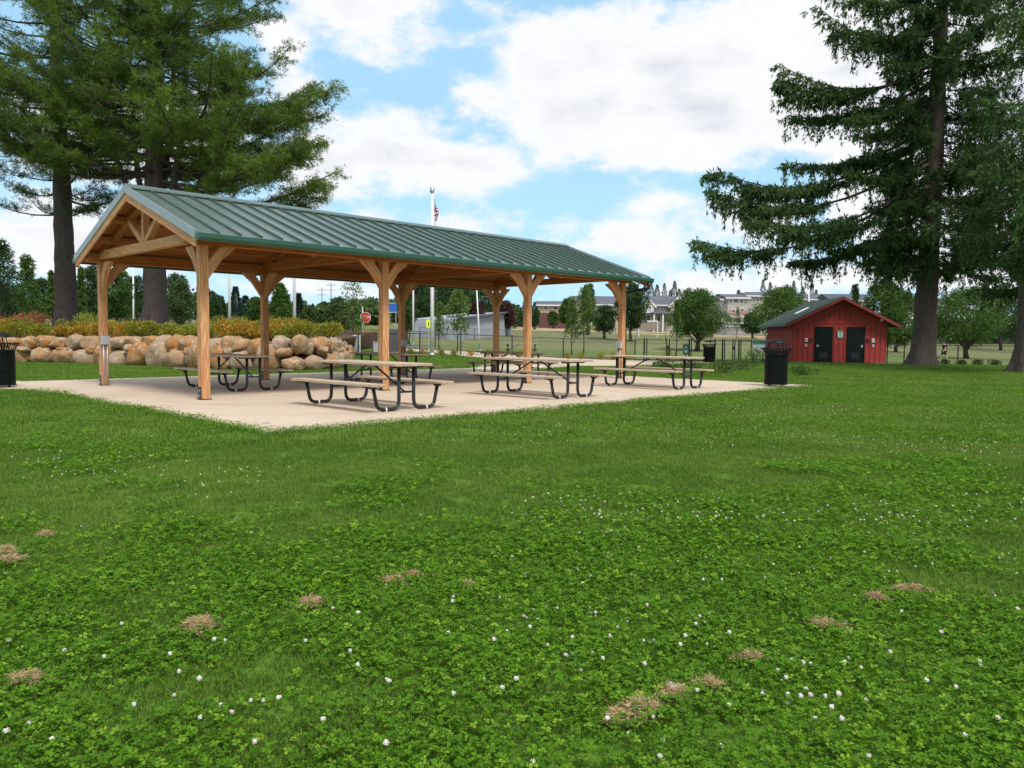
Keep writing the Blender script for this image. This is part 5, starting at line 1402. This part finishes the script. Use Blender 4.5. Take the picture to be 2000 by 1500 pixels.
house(1768, 1860, 650, 596, 580, 175, M['house_pale'], M['shingle_grey'], 'pale house behind the big fir trunk', wins=((1777, 1781, 602, 610, 0), (1840, 1845, 602, 610, 0)))
house(1946, 1984, 660, 641, 629, 125, M['house_pale'], M['shingle_dark'], 'small white gabled outbuilding near the right fir trunk', side=True, depth=7, wins=((1958, 1962, 645, 650, 0),))
# grey building beyond the flagpole
def greyb():
    s = empty('grey_building', tuple(at(950, 650, 92).xy)+(gz(-3, 92)-.2,), 0, 'long pale grey metal sided building right of the flagpole', 'building'); o0 = s.location
    def P(px, py, d): return at(px, py, d)-o0
    a0, a1 = P(900, 652, 86), P(1000, 652, 102); a0.z = a1.z = 0; h0 = P(900, 623, 86).z; h1 = P(1000, 610, 102).z
    dr = (a1-a0).normalized(); n = Vector((-dr.y, dr.x, 0))
    m = MB(); m.prism([a0, a1, a1+Vector((0, 0, h1)), a0+Vector((0, 0, h0))][::-1], n*6); w = m.build('wall', plain('grey_metal_siding', (.33, .36, .42), .6), s)
    m = MB(); k = 0; L = (a1-a0).length
    while k < L: m.box(tuple(a0+dr*k-n*.03+Vector((0, 0, (h0+(h1-h0)*k/L)/2))), (.06, .06, h0+(h1-h0)*k/L)); k += .6
    m.build('siding_rib', M['grey_box'], w)
    m = MB(); m.beam(a0+Vector((0, 0, h0+.1))-n*.2, a1+Vector((0, 0, h1+.1))-n*.2, .5, .18); m.build('roof_edge', M['shingle_grey'], s)
greyb()
# soccer goal
def goal():
    d = 108; a = at(1247, 653, d); b = at(1284, 653, d); s = empty('soccer_goal', (b.x, d, gz(b.x, d)), 0, 'white soccer goal frame on the sports field', 'goal'); w = b.x-a.x; h = 2.2
    m = MB(); m.tube([(0, 0, 0), (0, 0, h), (-w*1.0, 0, h), (-w*1.0, 0, 0)], .09, 8); m.build('goal_frame', M['white'], s)
    m = MB(); m.tube([(0, 0, h), (.25, 1.2, .1), (.25, 1.6, 0)], .06, 6); m.tube([(-w, 0, h), (-w, 1.6, 0), (.25, 1.6, 0), (0, 0, 0.05)], .06, 6); m.build('back_stay', M['white'], s)
goal()
def bleachers():
    d = 128; p = at(1436, 648, d); s = empty('bleachers', (p.x, d, gz(p.x, d)), 0, 'grey metal bleachers at the far edge of the sports field', 'bleachers'); m = MB()
    for k in range(4): m.box((0, k*.5, .35+k*.3), (3.8-.1*k, .28, .06))
    m.build('seat_plank', M['steel'], s); m = MB()
    for x_ in (-1.7, 0, 1.7): m.box((x_, .9, .35), (.08, 2.0, .08)); m.beam((x_, -.1, .05), (x_, 1.7, 1.3), .07, .07)
    m.tube([(-1.9, 1.8, .2), (-1.9, 1.8, 2.2), (1.9, 1.8, 2.2), (1.9, 1.8, .2)], .04, 6); m.tube([(-1.9, 1.8, 1.7), (1.9, 1.8, 1.7)], .03, 6); m.build('frame', M['steel'], s)
bleachers()
def woodfence():
    s = empty('timber_fence', tuple(at(1255, 640, 140).xy)+(gz(16, 140),), 0, 'weathered timber fence behind the soccer goal', 'fence'); m = MB(); x0 = at(1222, 640, 140).x-s.location.x; x1 = at(1290, 640, 140).x-s.location.x
    k = x0
    while k < x1: m.box((k, 0, .85), (.14, .03, 1.7)); k += .16
    m.build('board', plain('weathered_board', (.25, .21, .17), .9), s)
    m = MB(); m.box(((x0+x1)/2, .05, 1.4), (x1-x0, .05, .1)); m.box(((x0+x1)/2, .05, .4), (x1-x0, .05, .1)); m.build('rail', M['twig'], s)
woodfence()

# ---------------------------------------------------------------- people
def person(px, py, d, hgt, top, bottom, lab, walk=True):
    p = at(px, py, d); s = empty('person', (p.x, p.y, gz(p.x, p.y)), math.radians(-80 if walk else 180), lab, 'person')
    k = hgt/1.75; skin = plain('skin', (.55, .33, .23), .6); 
    st = .2 if walk else .02
    J = dict(pel=(0, 0, .95), sp=(0, .01, 1.15), ch=(0, .0, 1.36), nk=(0, 0, 1.50), hd=(0, -.02, 1.60), ht=(0, -.02, 1.72), hl=(-.09, 0, .90), kl=(-.10, -st, .50), al=(-.10, -st*.9+.02, .09), tl=(-.10, -st*.9-.14, .04),
             hr=(.09, 0, .90), kr=(.10, st*.5, .50), ar=(.10, st*1.7, .13), trr=(.10, st*1.7-.13, .05), sl=(-.17, 0, 1.43), el=(-.23, st*.6, 1.16), wl=(-.22, st*.3-.1, .93), hal=(-.22, st*.3-.14, .85), srr=(.17, 0, 1.43), er=(.23, -st*.5, 1.16), wr=(.22, -st*1.2, .95), har=(.22, -st*1.4, .87))
    Rr = dict(pel=.13, sp=.12, ch=.14, nk=.055, hd=.085, ht=.06, hl=.09, kl=.058, al=.04, tl=.035, hr=.09, kr=.058, ar=.04, trr=.035, sl=.06, el=.042, wl=.03, hal=.035, srr=.06, er=.042, wr=.03, har=.035)
    Ed = [('pel', 'sp'), ('sp', 'ch'), ('ch', 'nk'), ('nk', 'hd'), ('hd', 'ht'), ('pel', 'hl'), ('hl', 'kl'), ('kl', 'al'), ('al', 'tl'), ('pel', 'hr'), ('hr', 'kr'), ('kr', 'ar'), ('ar', 'trr'), ('ch', 'sl'), ('sl', 'el'), ('el', 'wl'), ('wl', 'hal'), ('ch', 'srr'), ('srr', 'er'), ('er', 'wr'), ('wr', 'har')]
    def skinobj(name, keys, mat, grow, cut={}):
        ks = [q for q in J if q in keys]; idx = {q: i for i, q in enumerate(ks)}
        V = []
        for q in ks:
            v = Vector(J[q])
            if q in cut: v = Vector(J[cut[q][0]]).lerp(v, cut[q][1])
            V.append(tuple(v*k))
        E_ = [(idx[a], idx[b]) for a, b in Ed if a in idx and b in idx]
        me = bpy.data.meshes.new(name); me.from_pydata(V, E_, []); me.update(); o = bpy.data.objects.new(name, me); COL.objects.link(o); o.parent = s; me.materials.append(mat)
        sm = o.modifiers.new('skin', 'SKIN'); sm.use_smooth_shade = True; o.modifiers.new('sub', 'SUBSURF').render_levels = 2
        for i, q in enumerate(ks):
            sv = me.skin_vertices[0].data[i]; sv.radius = ((Rr[q]+grow)*k, (Rr[q]*(.8 if q in ('pel', 'sp', 'ch') else 1)+grow)*k); sv.use_root = (i == 0)
        return o
    skinobj('body', set(J), skin, 0)
    skinobj('shirt', {'pel', 'sp', 'ch', 'sl', 'srr', 'el', 'er'}, top, .025, {'el': ('sl', .7), 'er': ('srr', .7)})
    skinobj('shorts', {'pel', 'hl', 'hr', 'kl', 'kr'}, bottom, .03, {'kl': ('hl', .8), 'kr': ('hr', .8)})
    m = MB(); m.lathe([(.0, 1.76), (.06, 1.75), (.095, 1.70), (.105, 1.64), (.09, 1.60)], n=14); h_ = m.build('hair', M['twig'], s, True); h_.scale = (k, k*1.05, k); h_.location = (0, -.0, 0)
    m = MB(); m.box((0, -.115, 1.625), (.03, .03, .04)); n_ = m.build('nose', skin, s, bevel=.01); n_.scale = (k, k, k)
    m = MB()
    for a in ('tl', 'trr'):
        c_ = Vector(J[a]); m.box((c_.x, c_.y+.07, c_.z+.01), (.10, .28, .09))
    sh = m.build('shoe', M['white'], s, bevel=.03); sh.scale = (k, k, k)
person(1843.5, 700, 58, 1.5, plain('black_shirt', (.012, .012, .018), .8), plain('navy_shorts', (.015, .015, .03), .8), 'walker in black shirt and dark shorts on the grass beyond the fence', True)
person(1497, 690, 56, 1.6, plain('lilac_shirt', (.35, .28, .45), .8), plain('grey_trousers', (.1, .1, .14), .8), 'person in a lilac top mostly hidden behind the large bin', False)

# ---------------------------------------------------------------- lawn cover
def src_coll(name, meshes, mat):
    c = bpy.data.collections.new(name)
    for i, me in enumerate(meshes):
        me.materials.append(mat); o = bpy.data.objects.new('%s_%02d' % (name, i), me); c.objects.link(o)
    return c
def grass_patch(n, size, hmin, hmax, wd, seed):
    r = np.random.default_rng(seed); P = np.c_[r.uniform(-size, size, (n, 2)), np.zeros(n)]
    a = r.random(n)*2*PI; h = r.uniform(hmin, hmax, n); ln = r.uniform(.1, .8, n)
    D = np.c_[np.cos(a), np.sin(a), np.zeros(n)]; S = np.c_[-np.sin(a+r.normal(size=n)*.6), np.cos(a), np.zeros(n)]; S = unit(S)
    w = (wd*r.uniform(.7, 1.3, n))[:, None]
    mid = P+D*(h*ln*.3)[:, None]+np.c_[np.zeros((n, 2)), h*.6]; tip = P+D*(h*ln)[:, None]+np.c_[np.zeros((n, 2)), h*(1-ln*.25)]
    V = np.stack([P-S*w/2, P+S*w/2, mid+S*w*.4, mid-S*w*.4, mid-S*w*.4, mid+S*w*.4, tip+S*w*.06, tip-S*w*.06], 1).reshape(-1, 3)
    ti = np.repeat(np.where(r.random(n) < .05, 1.0, r.random(n)*.8), 2)
    return fastmesh('grass_patch', V, 4, ti)
def clover_patch(n, size, lr, seed, hmax=.06):
    r = np.random.default_rng(seed); Vs = []; ti = []
    for i in range(n):
        c = np.array([*(r.normal(size=2)*size*.62), r.uniform(.018, hmax)]); tl = r.normal(size=3)*.33; up = unit(np.array([tl[0], tl[1], 1.0])); a0 = r.random()*6.28; q = r.uniform(.6, 1.35)*lr
        e1 = unit(np.cross(up, [math.cos(a0), math.sin(a0), .01])); e2 = np.cross(up, e1); t = r.random()*.85 if r.random() < .93 else 1.0
        for k in range(3):
            a = k*2.094; d = e1*math.cos(a)+e2*math.sin(a); s = np.cross(up, d); lift = r.uniform(-.1, .35)
            f = lambda u, v, z: c+d*u*q+s*v*q+up*(z*q)
            # obovate leaflet folded along its midrib: two quads
            mid0, mid1 = f(.05, 0, 0), f(1.0, 0, lift)
            Vs += [mid0, f(.45, .42, lift*.5+.16), f(.92, .42, lift+.15), mid1, mid0, mid1, f(.92, -.42, lift+.15), f(.45, -.42, lift*.5+.16)]; ti += [t, t*.93]
    return fastmesh('clover_patch', np.array(Vs), 4, np.array(ti))
def scatter(name, pts, rots, scls, idx, coll, lab, cat):
    me = bpy.data.meshes.new(name); me.vertices.add(len(pts)); me.vertices.foreach_set('co', np.ascontiguousarray(pts, dtype=np.float32).ravel())
    for nm, ty, dat in (('rot', 'FLOAT_VECTOR', np.c_[np.zeros((len(pts), 2)), rots]), ('scl', 'FLOAT', scls), ('idx', 'INT', idx)):
        a = me.attributes.new(nm, ty, 'POINT'); a.data.foreach_set('vector' if ty == 'FLOAT_VECTOR' else 'value', np.ascontiguousarray(dat, dtype=np.int32 if ty == 'INT' else np.float32).ravel())
    me.update(); o = bpy.data.objects.new(name, me); COL.objects.link(o); tag(o, lab, cat, kind='stuff')
    g = bpy.data.node_groups.new(name, 'GeometryNodeTree'); g.interface.new_socket('Geometry', in_out='INPUT', socket_type='NodeSocketGeometry'); g.interface.new_socket('Geometry', in_out='OUTPUT', socket_type='NodeSocketGeometry')
    N = g.nodes; Lk = g.links; gi = N.new('NodeGroupInput'); go = N.new('NodeGroupOutput'); iop = N.new('GeometryNodeInstanceOnPoints'); ci = N.new('GeometryNodeCollectionInfo')
    ci.inputs[0].default_value = coll; ci.inputs[1].default_value = True; ci.inputs[2].default_value = True
    def na(nm, ty): n = N.new('GeometryNodeInputNamedAttribute'); n.data_type = ty; n.inputs[0].default_value = nm; return n.outputs[0]
    Lk.new(gi.outputs[0], iop.inputs['Points']); Lk.new(ci.outputs[0], iop.inputs['Instance']); iop.inputs['Pick Instance'].default_value = True
    Lk.new(na('idx', 'INT'), iop.inputs['Instance Index']); Lk.new(na('rot', 'FLOAT_VECTOR'), iop.inputs['Rotation']); Lk.new(na('scl', 'FLOAT'), iop.inputs['Scale'])
    Lk.new(iop.outputs[0], go.inputs[0]); md = o.modifiers.new('scatter', 'NODES'); md.node_group = g
    return o
slabp = [(p.x, p.y) for p in SLAB]; walkp = [(p.x, p.y) for p in WALKWAY]; conp = [(p.x, p.y) for p in cpoly]; sp_ = [(17.2, 48.3), (22.8, 47.7), (23.5, 55), (18, 55.5)]
wallp = [(p.x, p.y) for p in WL]+[(-9, 60), (-60, 60), (-60, 35)]
def blocked(x, y): 
    return inside(slabp, x, y) or inside(walkp, x, y) or inside(conp, x, y) or inside(wallp, x, y) or inside(sp_, x, y)
def cells(y0, y1, sp, marg=1.2, kx=.72):
    out = []
    y = y0
    while y < y1:
        hw = kx*y+marg; x = -hw
        while x < hw:
            px, py = x+rng.uniform(-.5, .5)*sp, y+rng.uniform(-.5, .5)*sp
            if not blocked(px, py): out.append((px, py))
            x += sp
        y += sp
    return out
gp_src = src_coll('grass_src', [grass_patch(270, .12, .016, .044, .0034, i) for i in range(6)]+[grass_patch(240, .30, .035, .065, .0075, 20+i) for i in range(4)]+[grass_patch(220, .7, .045, .085, .016, 40+i) for i in range(4)], M['grass'])
cp_src = src_coll('clover_src', [clover_patch(72, .14, .0118, i) for i in range(7)]+[clover_patch(110, .32, .0145, 30+i) for i in range(4)], M['clover'])
def cden(x, y):
    """how much clover: patchy, heavy close to the camera"""
    n1 = noise.fractal(Vector((x*.42, y*.42, 3)), 1, 2, 4); n2 = noise.noise(Vector((x*1.7, y*1.7, 9)))
    return n1*.8+n2*.45+.78-ss(2.8, 5.8, y)*.80+ss(7.5, 11, y)*.15*(x > 0)
GP = []; GS = []; GI = []
for (y0, y1, sp, lo, hi, sc_) in ((1.2, 5.0, .15, 0, 6, 1.0), (5.0, 9.0, .19, 0, 6, 1.15), (9.0, 18.0, .38, 6, 10, 1.0), (18.0, 34.0, .62, 10, 14, .8), (34, 47, 1.1, 10, 14, 1.2)):
    for (x_, y_) in cells(y0, y1, sp):
        if 5 > y_ and cden(x_, y_) > .62 and rng.random() < .5: continue
        GP.append((x_, y_, gz(x_, y_))); GS.append(sc_*rng.uniform(.8, 1.15)); GI.append(rng.integers(lo, hi))
scatter('grass', np.array(GP), rng.random(len(GP))*6.28, np.array(GS), np.array(GI), gp_src, 'short mown green grass covering the lawn', 'grass')
CPp = []; CS = []; CI = []
for (y0, y1, sp, lo, hi, sc_, th) in ((1.2, 4.6, .135, 0, 7, 1.0, .22), (4.6, 8.5, .20, 0, 7, 1.15, .2), (8.5, 20, .42, 7, 11, 1.0, .22)):
    for (x_, y_) in cells(y0, y1, sp):
        c_ = cden(x_, y_)
        if c_ > th+rng.uniform(-.16, .16): CPp.append((x_, y_, gz(x_, y_))); CS.append(sc_*rng.uniform(.85, 1.2)); CI.append(rng.integers(lo, hi))
# clover fringe along the slab edge
for a, b in ((SLAB[0], SLAB[1]), (SLAB[10], SLAB[0])):
    L = (b-a).length; k = 0
    while k < L:
        p = a.lerp(b, k/L); n = Vector(((b-a).y, -(b-a).x, 0)).normalized()*(.10 if rng.random() < .8 else -.02); CPp.append((p.x+n.x, p.y+n.y, -.02)); CS.append(rng.uniform(.8, 1.3)); CI.append(rng.integers(0, 7)); k += .16
scatter('clover', np.array(CPp), rng.random(len(CPp))*6.28, np.array(CS), np.array(CI), cp_src, 'patches of white clover leaves growing through the lawn', 'ground cover')
print('grass', len(GP), 'clover', len(CPp))

# clover flowers
def flower_mesh():
    V = []; r = np.random.default_rng(3)
    n = 46
    for i in range(n):
        ph = math.acos(1-1.75*(i+.5)/n); a = i*2.4; d = np.array([math.sin(ph)*math.cos(a), math.sin(ph)*math.sin(a), math.cos(ph)])
        c = np.array([0, 0, .058])+d*.0035; t = unit(np.cross(d, [0, .1, 1])); L = .0058*r.uniform(.65, 1.3); d = unit(d+r.normal(size=3)*.22)
        d2 = unit(d+np.array([0, 0, .25])); V += [c-t*.0011, c+d2*L*.6-t*.0017, c+d2*L, c+d2*L*.6+t*.0017]
    
    for i in range(6):
        for j in range(3):
            q = []
            for (u, v) in ((i, j), (i+1, j), (i+1, j+1), (i, j+1)):
                a = u*PI/3; ph = v*PI/3; q.append(np.array([math.sin(ph)*math.cos(a)*.0050, math.sin(ph)*math.sin(a)*.0050, .0575+math.cos(ph)*.0050]))
            V += q
    me = fastmesh('flower_head', np.array(V), 4); return me
FM = flower_mesh(); FM.materials.append(M['petal'])
sm_ = MB(); sm_.tube([(0, 0, 0), (.002, 0, .03), (0, 0, .057)], .0009, 5, False); 
stem_me = bpy.data.meshes.new('flower_stem'); stem_me.from_pydata(sm_.v, [], sm_.f); stem_me.materials.append(plain('stem_green', (.08, .18, .04)))
random.seed(31); fl = []
known = [(352, 1358), (540, 1364), (655, 1188), (626, 1412), (504, 1457), (330, 1275), (64, 1417), (22, 1435), (105, 1442), (265, 1380), (1552, 1293), (1567, 1300), (1580, 1348), (1594, 1362), (1608, 1369), (1643, 1357), (1640, 1363), (1542, 1362), (1558, 1364), (1430, 1240), (1534, 1322), (1418, 1376), (1661, 1294), (1657, 1290), (1362, 1224), (1336, 1249), (1325, 1264), (1309, 1336), (1316, 1346), (1700, 1475), (1640, 1412), (1625, 1382), (1583, 1405), (1190, 1405), (1030, 1225), (700, 1200), (1010, 1330), (1050, 1490), (890, 1180), (1290, 1480), (20, 1255), (125, 1275), (205, 1290), (234, 1222), (415, 1252), (437, 1253), (595, 1258), (750, 1460), (760, 1330), (960, 1255), (490, 1370), (520, 1372), (450, 1394), (388, 1328), (345, 1318), (1095, 1190), (1150, 1190), (1205, 1230), (1260, 1185), (1180, 1290), (1740, 1280), (1800, 1330), (1860, 1340), (1850, 1240), (1920, 1300), (1980, 1190), (1760, 1200), (1880, 1440), (1960, 1405), (1780, 1420)]
for (px, py) in known: p = g0(px+random.uniform(-3, 3), py, .02); fl.append((p.x, p.y, random.uniform(1.0, 1.25)))
while len(fl) < 300:
    y_ = 2.0+3.6*random.random()**.9; x_ = random.uniform(-.66, .68)*y_
    w_ = noise.fractal(Vector((x_*.8, y_*.8, 20)), 1, 2, 3)+(.28 if x_ > -.1*y_ else -.12)
    if random.random() < max(.02, w_*1.4) and cden(x_, y_) > .05: fl.append((x_, y_, random.uniform(.55, 1.15)))
PG = 'white clover flowers dotting the near lawn'
for i, (x_, y_, q) in enumerate(fl):
    o = bpy.data.objects.new('clover_flower', FM); COL.objects.link(o); o.location = (x_, y_, gz(x_, y_)); o.scale = (q*.9, q*.9, q*.88); o.rotation_euler = (random.uniform(-.25, .25), random.uniform(-.25, .25), random.random()*6)
    tag(o, 'small white clover flower head standing among the clover leaves', 'flower', PG)
    st_ = bpy.data.objects.new('flower_stem', stem_me); COL.objects.link(st_); st_.parent = o
fp = []
while len(fp) < 620:
    y_ = 5.0+15*random.random()**1.2; x_ = random.uniform(-.68, .70)*y_
    w_ = noise.fractal(Vector((x_*.35, y_*.35, 40)), 1, 2, 3)+(.22 if x_ > 0 else -.22)
    if random.random() < w_ and not blocked(x_, y_): fp.append((x_, y_, gz(x_, y_)))
fc = bpy.data.collections.new('flower_src'); fo = bpy.data.objects.new('flower_src_0', FM); fc.objects.link(fo)
scatter('clover_flowers', np.array(fp), rng.random(len(fp))*6.28, rng.uniform(.65, 1.05, len(fp)), np.zeros(len(fp)), fc, 'scattered white clover flowers further back on the lawn', 'flowers')

# dead grass clumps
DG = 'brown dead grass clumps lying on the lawn'
dead = [(388, 1215, .17, 'largest brown dead grass clump left of the centre'), (608, 1172, .12, 'brown dead grass clump above the left centre with a flower on it'), (770, 1130, .11, 'thin brown dead grass clump, left of a row of three near the middle'), (806, 1120, .10, 'brown dead grass clump in the middle of a row of three'), (915, 1140, .09, 'small brown dead grass clump, right of a row of three near the middle'), (1780, 1147, .14, 'pale brown dead grass clump far to the right'), (1712, 1163, .10, 'small brown dead grass clump left of the pale one far right'),
        (1250, 1378, .17, 'large brown dead grass clump low and right of the centre'), (1318, 1348, .11, 'brown dead grass clump next to the large low one'), (1205, 1395, .09, 'small brown dead grass tuft left of the large low clump'), (52, 1320, .12, 'brown dead grass clump near the lower left corner'), (12, 1090, .15, 'brown dead grass clump cut by the left edge'), (10, 1072, .13, 'straw clump just above the one at the left edge'), (1465, 1278, .11, 'thin reddish dead grass clump right of the centre'), (1618, 1216, .13, 'thin dead grass patch below the pale far right clump'), (1385, 1330, .09, 'thin straw scrap right of the large low clump'), (90, 1040, .08, 'faint straw scrap above the left edge clumps')]
for (px, py, w, lab) in dead:
    w *= .50; p = g0(px, py, .02); n = int(950*(w/.066)**1.5); r = w*np.sqrt(rng.random(n))*(.7+.3*rng.random(n))*np.where(rng.random(n) < .25, rng.uniform(1, 2.2, n), 1); a = rng.random(n)*2*PI; lob = 1+.35*np.sin(a*2+px)+.2*np.sin(a*5+py)
    hgt = .014+.024*(1-np.clip(r/w, 0, 1))
    P = np.c_[r*lob*np.cos(a), r*lob*np.sin(a)*.75, hgt*rng.uniform(.4, 1.1, n)+.012]; D = unit(np.c_[rng.normal(size=(n, 2)), rng.normal(size=n)*.35+.1])
    me = fastmesh('dead_grass_clump', leaf_quads(P, D, rng.uniform(.012, .034, n), .0022), 4, rng.random(n))
    o = link('dead_grass_clump', me, M['straw']); o.location = (p.x, p.y, -.012); tag(o, lab, 'dead grass', DG)
